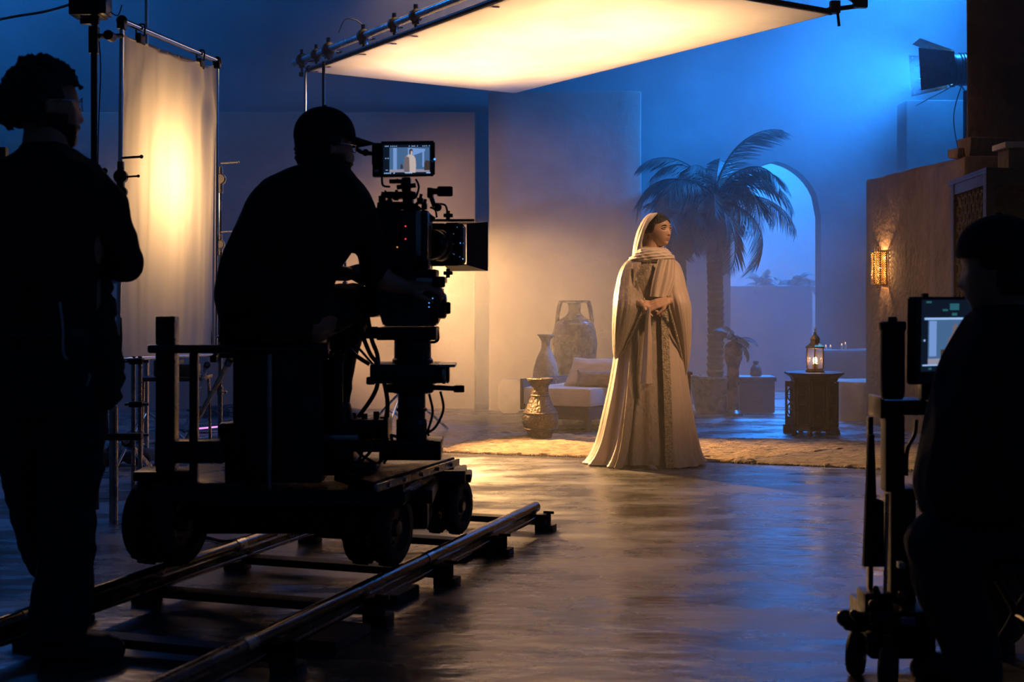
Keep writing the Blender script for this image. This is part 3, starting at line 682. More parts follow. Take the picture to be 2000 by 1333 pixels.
def light_stand(name, top, lab, r=.014, m='blackmetal', legs=.45, sections=(.45, .7), kn=True, spread0=.3):
    t = thing(name, (top[0], top[1], 0), lab, 'stand')
    top = V(top); gnd = V((top.x, top.y, 0)); z = [.10] + [top.z*s for s in sections] + [top.z]
    for i in range(len(z)-1):
        b = BM(); cyl(b, gnd + V((0, 0, z[i])), gnd + V((0, 0, z[i+1]+(.0 if i == len(z)-2 else .03))), r*(1.0 + .25*(len(z)-2-i)), n=12); obj('pole', b, m, t)
        if i < len(z)-2:
            b = BM(); cyl(b, gnd + V((0, 0, z[i+1]-.02)), gnd + V((0, 0, z[i+1]+.03)), r*1.9, n=12)
            if kn: cyl(b, gnd + V((0, 0, z[i+1])), gnd + V((r*3.4, -r*1.5, z[i+1])), r*.45, n=8); ball(b, gnd + V((r*3.6, -r*1.6, z[i+1])), r*1.0, seg=8)
            obj('collar', b, m, t)
    if legs:
        for k in range(3):
            a = spread0 + k*2*PI/3; d = V((math.cos(a), math.sin(a), 0)); b = BM()
            tube(b, [gnd + V((0, 0, .34)), gnd + d*legs*.5 + V((0, 0, .19)), gnd + d*legs + V((0, 0, .012))], r*.8, 8, 3)
            cyl(b, gnd + V((0, 0, .12)), gnd + d*legs*.5 + V((0, 0, .185)), r*.5, n=6); obj('leg', b, m, t)
    return t
light_stand('light_stand', (foot.x, foot.y, foot.z), 'black stand holding up the blue stage lamp', .020, 'blackmetal', .6, (.5, .78))
b = BM(); tube(b, [foot + V((-.02, 0, .1)), foot + V((-.12, -.03, -.25)), foot + V((-.06, -.02, -.7)), foot + V((-.07, 0, -1.3))], .005, 5); obj('power_cable', b, 'cable', label='thin cable hanging down from the blue stage lamp', cat='cable')
# ---------------------------------------------------------------- hidden key lamp behind the camera operator
t, foot = barn_lamp('spotlight', RIM + V((-.02, .03, 0)), (.62, -.72, -.25), .06, .16, .10, 'small warm spotlight aimed at the robed woman from behind the camera operator', face=mat('warm_lens', (1, .7, .4), emit=(1, .62, .28), estr=12), side_open=.5)
light_stand('light_stand', (foot.x, foot.y, foot.z), 'slim stand under the small warm spotlight', .014, 'steel', .4)
# ---------------------------------------------------------------- overhead silk
ZS = 3.1
def atZ(px, py, z): return P(px, py, FPX*(z-CAMH)/(HOR-py))
SA, SB, SCc = atZ(603, 133, ZS), atZ(1005, 176, ZS), atZ(1622, 20, ZS); SD = SA + SCc - SB
t = thing('overhead_silk', ((SA.x+SCc.x)/2, (SA.y+SCc.y)/2, ZS), 'large glowing cream diffusion silk stretched flat above the set', 'diffuser')
b = BM(); n1, n2 = 60, 90; g = []
for i in range(n1 + 1):
    row = []
    for j in range(n2 + 1):
        s, q = i/n1, j/n2; p = SA*(1-s)*(1-q) + SB*s*(1-q) + SCc*s*q + SD*(1-s)*q
        e = math.sin(PI*s)*math.sin(PI*q); k = noise.noise(V((p.x*1.1, p.y*.5, 3)))*.035 + noise.noise(V((p.x*3 + p.y*2, p.y*.9, 7)))*.012
        edge = min(s, 1-s, q, 1-q)
        row.append(b.verts.new(p + V((0, 0, -.03 - .05*e + k*min(1, edge*8)))))
    g.append(row)
for i in range(n1):
    for j in range(n2): b.faces.new((g[i][j], g[i+1][j], g[i+1][j+1], g[i][j+1]))
obj('silk', b, 'silk', t, fix=False, ang=180)
for p, q, r in ((SA, SB, .014), (SB, SCc, .016), (SCc, SD, .02), (SD, SA, .02)):
    b = BM(); cyl(b, p + V((0, 0, -.01)), q + V((0, 0, -.01)), r, n=10); obj('frame_tube', b, 'blackmetal', t)
for p in (SA, SB, SCc, SD):
    b = BM(); ball(b, p + V((0, 0, -.005)), .03, seg=10); obj('corner_joint', b, 'blackmetal', t)
PA = atZ(574, 123, 3.22); dAD = (SD - SA).normalized()
b = BM(); cyl(b, PA, PA + dAD*5.0, .030, n=16); ball(b, PA, .030); pipe = obj('grip_pipe', b, 'steel', label='long steel pipe clamped along the edge of the overhead silk', cat='pipe')
def clamp(c, s=1.0, m='blackmetal', parent=None, spin=0.0, lab=None, grp=None):
    t = thing('pipe_clamp', c, lab, 'clamp', grp) if parent is None else parent
    c = V(c); R_ = Matrix.Rotation(spin, 3, 'Z'); b = BM()
    box(b, c, (.055*s, .075*s, .05*s), mtx=R_, bev=.008*s); cyl(b, c + V((0, 0, .03*s)), c + V((0, 0, .075*s)), .016*s, n=10)
    box(b, c - V((0, 0, .04*s)), (.04*s, .05*s, .04*s), mtx=R_, bev=.006*s); obj('clamp_body', b, m, t)
    b = BM(); cyl(b, c + R_ @ V((.02*s, 0, -.01*s)), c + R_ @ V((.085*s, 0, -.01*s)), .007*s, n=8); cyl(b, c + R_ @ V((.08*s, -.028*s, -.01*s)), c + R_ @ V((.08*s, .028*s, -.01*s)), .007*s, n=8); obj('wing_screw', b, m, t)
    b = BM(); lathe(b, c, [(.038*s, -.02*s), (.046*s, -.015*s), (.046*s, .015*s), (.038*s, .02*s)], axis=dAD, n=18); obj('clamp_ring', b, m, t)
    return t
for i, (px, sc_) in enumerate(((590, 1.2), (618, 1.1), (642, 1.3), (710, 1.2), (770, 1.1), (812, 1.1), (970, 1.0))):
    # point of the pipe seen at column px
    k = (px - 1000)/FPX; tt = (PA.x - k*PA.y)/(k*dAD.y - dAD.x); c = PA + dAD*tt
    clamp(c, sc_, spin=.3*i, lab=('black pipe clamp at the very end of the grip pipe', 'second black clamp from the end of the grip pipe', 'tallest black clamp on the grip pipe', 'fourth black clamp from the end of the grip pipe', 'fifth black clamp from the end of the grip pipe', 'clamp with a small cable loop on the grip pipe', 'clamp where the grip pipe meets the top of the frame')[i], grp='clamps on the grip pipe')
    b = BM(); cyl(b, c - V((0, 0, .04)), c - V((0, 0, .15)), .012, n=8); box(b, c - V((0, 0, .13)), (.05, .05, .035), bev=.006); o = obj('silk_hanger', b, 'blackmetal', label='short hanger joining grip pipe and silk frame, clamp number %s' % ('one two three four five six seven'.split()[i]), cat='hanger', group='hangers under the grip pipe')
    o['label'] = ('hanger under the end clamp of the grip pipe', 'hanger under the second clamp of the grip pipe', 'hanger under the tallest clamp of the grip pipe', 'hanger under the fourth clamp of the grip pipe', 'hanger under the fifth clamp of the grip pipe', 'hanger under the clamp with the cable loop', 'hanger where the grip pipe leaves the frame')[i]
b = BM(); c = PA + dAD*1.35; tube(b, [c + V((-.15, -.1, .02)), c + V((-.1, -.05, .14)), c + V((.0, .02, .13)), c + V((.08, .1, .03))], .005, 5); obj('safety_cable', b, 'cable', label='thin safety cable looped over the grip pipe', cat='cable')
# right end hardware of the silk
c = SCc; t = thing('silk_bracket', c, 'dark clamp bracket at the far corner of the overhead silk', 'bracket')
b = BM(); cyl(b, c + V((-.06, .02, 0)), c + V((.24, -.03, .03)), .016, n=10); obj('arm', b, 'blackmetal', t)
b = BM(); box(b, c + V((.03, 0, .02)), (.07, .06, .09), bev=.01); cyl(b, c + V((.05, 0, -.02)), c + V((.06, 0, -.11)), .010, n=8); obj('knuckle', b, 'blackmetal', t)
b = BM(); box(b, c + V((.20, -.02, .04)), (.10, .05, .06), bev=.012); cyl(b, c + V((.14, -.06, .05)), c + V((.14, .04, .09)), .012, n=8); obj('jaw', b, 'blackmetal', t)
# poles holding the silk
light_stand('light_stand', (SA.x-.03, SA.y, ZS-.02), 'tall bright chrome pole under the corner of the overhead silk', .015, 'chrome', .5, (.40, .82))
q = P(632, 0, 10.6); light_stand('light_stand', (q.x, q.y, 3.0), 'tall matt black pole beside the chrome one', .013, 'blackmetal', .45, (.5,))
q = P(674, 0, 9.6); light_stand('light_stand', (q.x, q.y, 2.0), 'thin steel pole seen behind the camera operator', .010, 'steel', .4, (.6,))
# ---------------------------------------------------------------- upright silk at the side
YL, YR = 6.6, 7.76
TL, TR = P(238, 60, YL), P(420, 128, YR); BL = P(232, 697, YL); BR = P(414, 690, YR)
PT0, PT1 = P(238, 40, YL), P(424, 119, YR)
t = thing('side_silk', ((TL.x+TR.x)/2, (TL.y+TR.y)/2, .8), 'upright glowing cream diffusion silk in a chrome pipe frame', 'diffuser')
b = BM(); n1, n2 = 70, 90; g = []
for i in range(n1 + 1):
    row = []
    for j in range(n2 + 1):
        s, q = i/n1, j/n2; p = (TL*(1-s) + TR*s)*(1-q) + (BL*(1-s) + BR*s)*q
        k = noise.noise(V((s*7 + q*.8, q*1.2, 1)))*.030 + noise.noise(V((s*17, q*2.2 + s*3, 5)))*.010 + .03*math.exp(-((s-.93)/.05)**2)*math.sin(q*3+1)
        cr_ = math.exp(-((s+q*1.2-.25)/.08)**2)*.012 + math.exp(-((1-s+q*1.5-.3)/.08)**2)*.015
        e = min(s, 1-s)*10; p = p + V((k*min(1, e+.2) + cr_, 0, 0))
        if j == 0: p.z -= .035*math.sin(PI*s) + .012*abs(math.sin(s*13))
        row.append(b.verts.new(p))
    g.append(row)
for i in range(n1):
    for j in range(n2): b.faces.new((g[i][j], g[i+1][j], g[i+1][j+1], g[i][j+1]))
obj('silk', b, 'silk', t, fix=False, ang=180)
for p, q in ((PT0, PT1), (P(231, 702, YL), P(418, 693, YR)), (PT0, P(231, 702, YL)), (PT1, P(421, 693, YR))):
    b = BM(); cyl(b, p, q, .016 if p is PT0 and q is PT1 else .011, n=12); obj('frame_tube', b, 'chrome', t)
for p in (PT0, PT1, P(231, 702, YL), P(418, 693, YR)):
    b = BM(); ball(b, p, .028, seg=10); box(b, p - V((0, 0, .02)), (.04, .05, .05), bev=.008); obj('corner_joint', b, 'blackmetal', t)
for s in (.17, .80):
    b = BM(); p = PT0.lerp(PT1, s); box(b, p - V((0, 0, .055)), (.03, .09, .05), bev=.006); tube(b, [p - V((.02, 0, .03)), p + V((-.02, 0, .012)), p + V((.02, 0, .018)), p - V((-.02, 0, .04))], .005, 5); obj('spring_clip', b, 'black', t)
for p in (P(236, 660, YL), P(412, 665, YR)):
    b = BM(); tube(b, [p + V((0, 0, .10)), p, p - V((0, 0, .07))], [.004, .009, .004], 6, 2); obj('tie_cord', b, 'black', t)
def knuckle(name, c, s, lab, m='blackmetal'):
    t = thing(name, c, lab, 'clamp'); c = V(c)
    b = BM(); lathe(b, c - V((0, .02*s, 0)), [(.028*s, 0), (.034*s, .006*s), (.034*s, .034*s), (.028*s, .04*s)], axis=(0, 1, 0), n=18); obj('disc', b, m, t)
    b = BM(); box(b, c + V((0, 0, -.05*s)), (.035*s, .035*s, .06*s), bev=.006*s); obj('clamp_body', b, m, t); b = BM(); box(b, c + V((.0, 0, .05*s)), (.03*s, .03*s, .05*s), bev=.006*s); obj('clamp_lug', b, m, t)
    b = BM(); cyl(b, c + V((.01*s, -.02*s, .09*s)), c + V((.11*s, -.03*s, .095*s)), .006*s, n=8); ball(b, c + V((.11*s, -.03*s, .095*s)), .010*s, seg=8); obj('handle', b, m, t)
knuckle('grip_clamp', P(236, 345, YL-.03), 1.0, 'black grip head with a handle on the edge of the upright silk')
knuckle('grip_clamp', P(238, 375, YL-.03), .8, 'lower black grip head on the edge of the upright silk')
knuckle('grip_clamp', P(430, 350, YR+.02), 1.0, 'steel grip head on the far edge of the upright silk', 'steel')
knuckle('grip_clamp', P(430, 478, YR+.02), .8, 'lower steel grip head on the far edge of the upright silk', 'steel')
q = P(430, 0, YR+.05); light_stand('light_stand', (q.x, q.y, P(0, 330, YR).z), 'thin steel pole along the far edge of the upright silk', .010, 'steel', .0, (.3, .62))
# black stand with lamp at the top left
q = P(184, 0, 6.35); qt = P(184, 62, 6.35)
light_stand('light_stand', (q.x, q.y, qt.z), 'dark stand beside the near edge of the upright silk', .016, 'blackmetal', .0, (.35, .72))
q = P(212, 0, 8.9); t = thing('sandbag', (q.x, q.y, 0), 'dark sandbag lying at the foot of the silk stand', 'sandbag')
b = BM()
for dx in (-.09, .10):
    pillow(b, (q.x + .11 + dx, q.y - .02, .055), .20, .20, .11, Matrix.Rotation(PI/2, 3, 'X'), 10)
obj('bag', b, 'sack', t, ang=80); b = BM(); tube(b, [(q.x+.02, q.y-.1, .10), (q.x+.08, q.y-.1, .17), (q.x+.16, q.y-.1, .17), (q.x+.2, q.y-.1, .10)], .012, 6); obj('strap', b, 'sack', t)
c = qt; t = thing('swivel_head', c, 'black swivel head and short arm holding the upright silk', 'clamp')
b = BM(); box(b, c + V((0, 0, -.04)), (.045, .045, .13), bev=.008); obj('clamp_body', b, 'blackmetal', t)
b = BM(); box(b, c + V((-.02, 0, .05)), (.09, .03, .03), bev=.006); obj('clamp_lug', b, 'blackmetal', t)
b = BM(); cyl(b, c + V((.02, 0, -.02)), P(238, 70, 6.55), .012, n=10); obj('arm', b, 'blackmetal', t)
b = BM(); cyl(b, c + V((.075, -.03, -.02)), c + V((.075, .03, -.02)), .024, n=14); obj('disc', b, 'blackmetal', t)
b = BM(); tube(b, [c + V((.03, -.02, -.05)), c + V((.04, -.03, -.2)), c + V((.025, -.02, -.55)), c + V((.02, -.02, -1.2))], .003, 5); obj('cord', b, 'cable', t)
c = P(185, 22, 6.35); t = thing('panel_lamp', c, 'black lamp housing on top of the dark silk stand', 'lamp')
b = BM(); box(b, c + V((-.03, 0, .03)), (.15, .14, .12), bev=.012); cyl(b, c + V((0, 0, -.03)), c + V((0, 0, -.09)), .014, n=10); obj('housing', b, 'blackmetal', t)
b = BM(); box(b, c + V((.055, -.02, .02)), (.04, .10, .09), bev=.006); obj('side_bracket', b, 'paint', t)
b = BM(); tube(b, [c + V((.07, 0, 0)), c + V((.11, 0, -.02)), c + V((.13, 0, .03))], .003, 5); obj('lead', b, 'cable', t)
# bright blue edge pole far behind and the wire at the top
q = P(286, 0, 9.0); light_stand('light_stand', (q.x, q.y, 3.6), 'far chrome pole catching blue light above the upright silk', .012, 'chrome', .4, (.3, .64))
b = BM(); tube(b, [P(-30, 44, 8), P(30, 32, 8), P(90, 22, 8), P(150, 4, 8), P(190, -14, 8)], .008, 6); obj('rigging_cable', b, 'steel', label='rigging cable sloping across the upper corner', cat='cable')
t = thing('wall_bracket', P(6, 298, 6.2), 'grey square bracket behind the standing man', 'bracket')
b = BM(); box(b, P(4, 300, 6.2), (.05, .05, .06), bev=.008); obj('bracket_body', b, 'paint', t)
b = BM(); cyl(b, P(-8, 312, 6.2), (P(-8, 0, 6.2).x, 6.2, 0), .012, n=10); obj('pole', b, 'paint', t)
# ---------------------------------------------------------------- folding legs, posts and gear under the side silk
q = P(265, 0, 6.75)
t = thing('base_post', (q.x, q.y, 0), 'short double steel post under the upright silk', 'stand')
for dx in (-.012, .022):
    b = BM(); cyl(b, (q.x+dx, q.y, .0), P(265, 696, 6.75) + V((dx, 0, 0)), .011, n=10); obj('pole', b, 'steel', t)
for py in (706, 790, 850):
    b = BM(); p = P(267, py, 6.74); box(b, p, (.07, .05, .03), bev=.006); cyl(b, p + V((-.06, 0, 0)), p + V((.06, 0, 0)), .008, n=8); obj('collar', b, 'blackmetal', t)
q2 = P(222, 0, 6.6); t = thing('base_post', (q2.x, q2.y, 0), 'thick short post behind the hip of the standing man', 'stand')
b = BM(); cyl(b, (q2.x, q2.y, 0), P(222, 792, 6.6), .022, n=12); obj('pole', b, 'steel', t)
b = BM(); box(b, P(235, 853, 6.6), (.22, .05, .035), bev=.006); obj('crossbar', b, 'blackmetal', t)
def strut(p, q, r, name, lab, m='steel'):
    t = thing(name, q if q[2] < p[2] else p, lab, 'stand leg'); p = V(p); q = V(q)
    b = BM(); cyl(b, p, q, r, n=10); obj('tube', b, m, t); b = BM(); d = (q-p).normalized(); cyl(b, q - d*.05, q, r*1.5, n=10); obj('rubber_tip', b, 'rubber', t)
    b = BM(); cyl(b, p + d*.02, p + d*.09, r*1.6, n=10); obj('joint', b, 'blackmetal', t)
strut(P(246, 862, 6.7), G(322, 945, .02), .017, 'stand_leg', 'bright steel leg slanting down towards the crane base')
strut(P(312, 905, 6.75), G(268, 973, .02), .014, 'stand_leg', 'thin steel leg crossing the bright one')
strut(P(452, 698, 7.4), G(340, 905, .01), .015, 'stand_leg', 'long brass coloured leg slanting behind the crane rail', 'brass')
strut(P(405, 712, 7.6), G(360, 842, .02), .012, 'stand_leg', 'faint steel leg hanging under the silk corner')
t = thing('gear_table', P(335, 800, 8.3), 'dim folding table of blue lit gear behind the silk', 'table'); z = P(0, 738, 8.3).z
b = BM(); box(b, (P(345, 0, 8.3).x, 8.3, z), (.36, .4, .025), bev=.004); obj('tabletop', b, 'paint', t)
for dx in (-.16, .16):
    for dy in (-.17, .17):
        b = BM(); cyl(b, (P(345, 0, 8.3).x+dx, 8.3+dy, z), (P(345, 0, 8.3).x+dx*1.1, 8.3+dy, 0), .010, n=8); obj('leg', b, 'steel', t)
b = BM(); box(b, (P(330, 0, 8.25).x, 8.25, z+.065), (.14, .2, .10), bev=.01); box(b, (P(330, 0, 8.25).x+.02, 8.16, z+.13), (.05, .05, .03)); obj('equipment_case', b, 'black', label='dark equipment case on the gear table', cat='case')
b = BM(); box(b, (P(365, 0, 8.3).x, 8.3, z+.05), (.13, .18, .075), bev=.01); obj('equipment_case', b, 'paint', label='lower blue lit case on the gear table', cat='case')
b = BM(); rr = random.Random(4); px0 = G(425, 815)
for k in range(14):
    pts = [px0 + V((rr.uniform(-.28, .2), rr.uniform(-.2, .3), rr.uniform(.01, .10))) for _ in range(6)]; tube(b, pts, .006, 5, 5)
obj('cable_heap', b, 'cable', label='tangled heap of cables on the floor behind the crane', cat='cables', kind='stuff')
for i, pts in enumerate(([G(250, 845, .01), G(330, 838, .01), G(400, 846, .01), G(470, 838, .01)], [G(210, 850, .01), G(280, 866, .01), G(360, 860, .01), G(440, 850, .01)], [G(380, 1046, .01), G(410, 1052, .01), G(440, 1058, .01), G(480, 1052, .01)], [G(40, 1050, .01), G(80, 1053, .01), G(60, 1044, .01), G(90, 1030, .01)])):
    b = BM(); tube(b, pts, .008, 6, 8); obj('floor_cable', b, 'cable', label=('straight black cable lying behind the silk stand', 'curved black cable running round the sandbag', 'thin black cable end beside the crane wheels', 'black cable by the boots of the standing man')[i], cat='cable')
p, q = G(383, 838, .03), G(436, 833, .03)  # added glowing tube that draws the magenta stripe of light on the floor
t = thing('magenta_stripe', p, 'added magenta glow standing in for a light stripe on the floor behind the crane', 'lamp')
b = BM(); cyl(b, p, q, .007, n=10); obj('tube', b, mat('magenta_glow', (.6, .2, .5), emit=(.75, .22, .6), estr=1.6), t)
for e in (p, q): 
    b = BM(); ball(b, e, .014, seg=8); cyl(b, e, V((e.x, e.y, 0)), .008, n=8); obj('end_cap', b, 'black', t)
# ---------------------------------------------------------------- people: shared anatomy
def head_mesh(bm, c, yaw, pitch=0.0, s=1.0, roll=0.0, nu=64, nv=52, ears=True):
    """head centred on c; yaw turns the face from +Y (away from the lens) towards +X"""
    R_ = Matrix.Rotation(-yaw, 3, 'Z') @ Matrix.Rotation(pitch, 3, 'X') @ Matrix.Rotation(roll, 3, 'Y')
    E = math.exp; rows = []
    def f(u):
        x, y, z = u
        p = [x*.073, y*(.092 if y > 0 else .100), z*.116]
        if z < 0:
            t = -z; p[0] *= 1 - .30*t**1.4
            if y < 0: p[1] *= 1 - .50*t
            else: p[1] *= min(1.75, max(.06, 1 - z*z)**-.27)*(1 - .06*t)
            p[1] += .012*t
        if z > .3: p[0] *= 1 + .04*(z-.3)
        X, Z = abs(p[0]), p[2]
        if y > 0:
            w = min(1, y*2)
            flat = E(-(X/.05)**2)*w
            d = 0
            t = (.020 - Z)/.056; pr = 0 if t < 0 else (t**1.3 if t < 1 else E(-((Z+.036)/.005)**2))
            d += .020*E(-(X/.0100)**2)*pr
            d += .006*E(-((X-.012)/.006)**2 - ((Z+.034)/.007)**2)
            d -= .011*E(-((X-.031)/.015)**2 - ((Z-.010)/.011)**2)
            d += .005*E(-((X-.030)/.020)**2 - ((Z-.030)/.008)**2)
            d += .0055*E(-(X/.020)**2 - ((Z+.057)/.0045)**2) + .0065*E(-(X/.017)**2 - ((Z+.069)/.0055)**2) - .005*E(-(X/.024)**2 - ((Z+.0630)/.0022)**2)
            d -= .005*E(-(X/.02)**2 - ((Z+.081)/.006)**2)
            d += .005*E(-(X/.02)**2 - ((Z+.098)/.013)**2)
            d += .004*E(-((X-.046)/.016)**2 - ((Z+.015)/.018)**2)
            p[1] += d*w
        return V(p)
    for j in range(nv + 1):
        la = -PI/2 + PI*j/nv
        if j in (0, nv): rows.append([bm.verts.new(V(c) + R_ @ (f((0, 0, math.sin(la)))*s))]); continue
        rows.append([bm.verts.new(V(c) + R_ @ (f((math.cos(la)*math.sin(2*PI*i/nu), math.cos(la)*math.cos(2*PI*i/nu), math.sin(la)))*s)) for i in range(nu)])
    for j in range(nv):
        a, b_ = rows[j], rows[j+1]
        for i in range(nu):
            k = (i+1) % nu
            if len(a) == 1: bm.faces.new((a[0], b_[i], b_[k]))
            elif len(b_) == 1: bm.faces.new((a[i], b_[0], a[k]))
            else: bm.faces.new((a[i], b_[i], b_[k], a[k]))
    for sg in ((-1, 1) if ears else ()): ball(bm, V(c) + R_ @ (V((sg*.074, -.010, -.005))*s), .030*s, (.35, .62, 1.0), 12, mtx=R_)
    return R_
def hand_vol(bm, wrist, d, nrm, side, s=1.0, curl=.5, r0=.0088):
    """palm, four unequal bent fingers and a thumb. d: finger direction, nrm: the way the palm faces, side: +1/-1 thumb side"""
    d = V(d).normalized(); nrm = V(nrm); nrm = (nrm - d*nrm.dot(d)).normalized(); th = d.cross(nrm)*side; W = V(wrist)
    kn = []
    for k, (off, ln) in enumerate(((.030, .92), (.010, 1.0), (-.010, .94), (-.029, .76))):
        K = W + d*(.088 - .004*abs(k-1))*s + th*off*s; kn.append(K)
        limb(bm, [W + th*off*.55*s, W + d*.05*s + th*off*.85*s, K], [.016*s, .0145*s, .0115*s], 10)
        p = K; a = curl*.6; pts = [p]; dd = d + th*(.10 - .07*k)
        for L in (.044, .027, .021):
            q = (dd*math.cos(a) + nrm*math.sin(a)).normalized(); p = p + q*L*ln*s; pts.append(p); a += curl*.85
        limb(bm, pts, [r0*1.12*s, r0*s, r0*.92*s, r0*.78*s], 10)
    p = W + d*.020*s + th*.020*s; q1 = (d*.65 + th*.75 + nrm*.35).normalized(); q2 = (d*.9 + th*.25 + nrm*.45).normalized()
    limb(bm, [p, p + q1*.042*s, p + q1*.042*s + q2*.032*s, p + q1*.042*s + q2*.057*s], [.015*s, .0125*s, .0105*s, .0085*s], 10)
# ---------------------------------------------------------------- the robed woman
WY = 8.97; W0 = P(1268, 905, WY)
woman = thing('person', (W0.x, WY, 0), 'woman in long cream robe and ivory headscarf, hands folded, at the rug edge', 'person')
hc = P(1286.5, 450, WY); YAWW = math.radians(180 - 41)
def Wp(px, py, dy=0.0): q = P(px, py, WY); return V((q.x, WY + dy, q.z))
b = BM(); Rw = head_mesh(b, hc, YAWW, .02, .965, nu=96, nv=84, ears=False)
limb(b, [Wp(1279, 470, .015), Wp(1274, 500, .03)], [.050, .056])
ball(b, Wp(1271, 540, .02), .19, (.9, .55, 1.1), 18); ball(b, Wp(1270, 620, .02), .16, (.95, .65, 1.2), 18)
for sx, ex, wx in ((1236, 1216, 1247), (1306, 1328, 1297)):
    limb(b, [Wp(sx, 519, .02), Wp(ex, 588, -.02), Wp(wx, 592 if wx < 1270 else 588, -.20)], [.048, .038, .024])
for hx in (1253, 1284): limb(b, [Wp(hx, 655, .03), Wp(hx+2, 770, .02), Wp(hx+4, 880, .03), Wp(hx+3, 898, -.10)], [.085, .055, .036, .030])
hand_vol(b, Wp(1297, 588, -.21), (-.90, -.10, -.22), (-.25, .75, -.60), 1, .93, .42)
hand_vol(b, Wp(1247, 592, -.19), (.93, -.12, -.22), (.15, .6, -.75), -1, .93, .5)
b = remesh(b, .0042, 1)
# lips tinted as their own surface region
inv = Rw.inverted()
for f in b.faces:
    q = (inv @ (f.calc_center_median() - hc))/.965
    f.material_index = 1 if (q.y > .06 and abs(q.x) < .021 - abs(q.z+.063)*1.1 and -.0745 < q.z < -.0535) else 0
obj('body', b, ['skin_w', 'lip'], woman, ang=180)
for sg in (-1, 1):
    e = hc + Rw @ (V((sg*.031, .0735, .010))*.965); b = BM(); ball(b, e, .0118, seg=18); obj('eye', b, 'eye', woman)
    b = BM(); g_ = (Rw @ V((.18, 1, 0))).normalized(); ball(b, e + g_*.0075, .0060, seg=12); obj('iris', b, 'iris', woman)
    b = BM()
    for dz, r_ in ((.0078, .0042), (-.0082, .0032)): tube(b, [hc + Rw @ (V((sg*x, y, .010 + z))*.965) for x, y, z in ((.017, .078, dz*.1), (.024, .0855, dz*.75), (.032, .0865, dz), (.040, .081, dz*.7), (.047, .071, dz*.05))], r_, 6, 5)
    obj('eyelid', b, 'skin_w' , woman)
    b = BM(); tube(b, [hc + Rw @ (V((sg*x, y, z))*.965) for x, y, z in ((.014, .0895, .0265), (.023, .0915, .0295), (.035, .0870, .0315), (.050, .0715, .0245))], [.0012, .0022, .0020, .0008], 6, 5); obj('eyebrow', b, 'hair', woman)
    b = BM(); tube(b, [hc + Rw @ (V((sg*x, y, z))*.965) for x, y, z in ((.019, .0855, .0125), (.026, .0905, .0148), (.036, .0885, .0142), (.046, .0775, .0105))], .0011, 5, 5); obj('eyelash', b, 'hair', woman)
# hair: cap with centre parting
b = BM(); nu, nv = 60, 34; rows = []
for j in range(nv + 1):
    la = -.16 + (PI/2 + .16)*j/nv; row = []
    for i in range(nu):
        a = 2*PI*i/nu; x, y, z = math.cos(la)*math.sin(a), math.cos(la)*math.cos(a), math.sin(la)
        low = .60 - .13*abs(x)*2 if y > .45 else (.60 - (0.45-y)*2.6 if y > -.1 else -1)
        zz = max(z, low) if y > -.3 else z
        k = math.sqrt(max(0, 1 - zz*zz))/max(1e-4, math.sqrt(max(1e-6, 1 - z*z))); k = min(k, 1)
        lift = .005 if zz > low + .02 else .001
        part = -.003*math.exp(-(x/.06)**2) if y > 0 else 0
        row.append(b.verts.new(hc + Rw @ V((x*k*(.0745+lift), y*k*(.096+lift+part), zz*(.1135+lift+part)))))
    rows.append(row)
for j in range(nv):
    for i in range(nu): b.faces.new((rows[j][i], rows[j][(i+1) % nu], rows[j+1][(i+1) % nu], rows[j+1][i]))
bmesh.ops.remove_doubles(b, verts=b.verts, dist=.0006); obj('hair', b, 'hair', woman, ang=80)
# cloth helpers
def pleat(t, z, k, seed=0.0, zf=.55):
    q = noise.noise(V((math.sin(t)*k + seed, math.cos(t)*k, z*zf))); return 1 - 2.4*abs(q)
def wr(t, py, z):
    a = max(0, min(1, (py - 560)/345)); return .010 + (a**1.2)*.15*pleat(t, z, 2.1, 2.0, .30) + (.010 + .035*a)*pleat(t, z, 4.6, 4.0, .5) + .010*pleat(t, z, 10, 1.0, .8)
# inner dress
b = BM(); loft(b, [(500, 1246, 1298, .07, .03), (514, 1230, 1312, .105, .03), (545, 1228, 1316, .135, .02), (600, 1234, 1306, .13, .02), (650, 1226, 1312, .145, .03), (740, 1210, 1322, .18, .03), (830, 1196, 1334, .22, .02), (885, 1188, 1342, .25, .02), (901, 1186, 1346, .26, .02)], WY, n=160, k=70, ripple=lambda t, py, z: wr(t, py, z)*.8, cap=False)
obj('dress', b, 'dress', woman, ang=80)
# open outer robe
a_l, a_r = math.radians(17), math.radians(360 - 27)
rr_ = [(498, 1250, 1296, .07, .035), (506, 1232, 1313, .10, .03), (520, 1222, 1322, .125, .03), (560, 1218, 1326, .15, .02), (600, 1216, 1326, .155, .02), (660, 1210, 1330, .175, .03), (740, 1200, 1338, .215, .03), (810, 1188, 1346, .25, .02), (860, 1178, 1352, .275, .02), (890, 1166, 1357, .30, .01), (906, 1155, 1364, .325, .01)]
b = BM(); Rr = loft(b, rr_, WY, n=240, k=110, ripple=wr, cap=False, a0=a_l, a1=a_r)
for row in Rr[-4:]:
    for v_ in row: v_.co.z = max(v_.co.z, .004) + .006*abs(noise.noise(v_.co*12))
edgeR = [r[0].co.copy() for r in Rr]; edgeL = [r[-1].co.copy() for r in Rr]
o = obj('outer_robe', b, 'robe', woman, ang=80, fix=False); m_ = o.modifiers.new('s', 'SOLIDIFY'); m_.thickness = .005
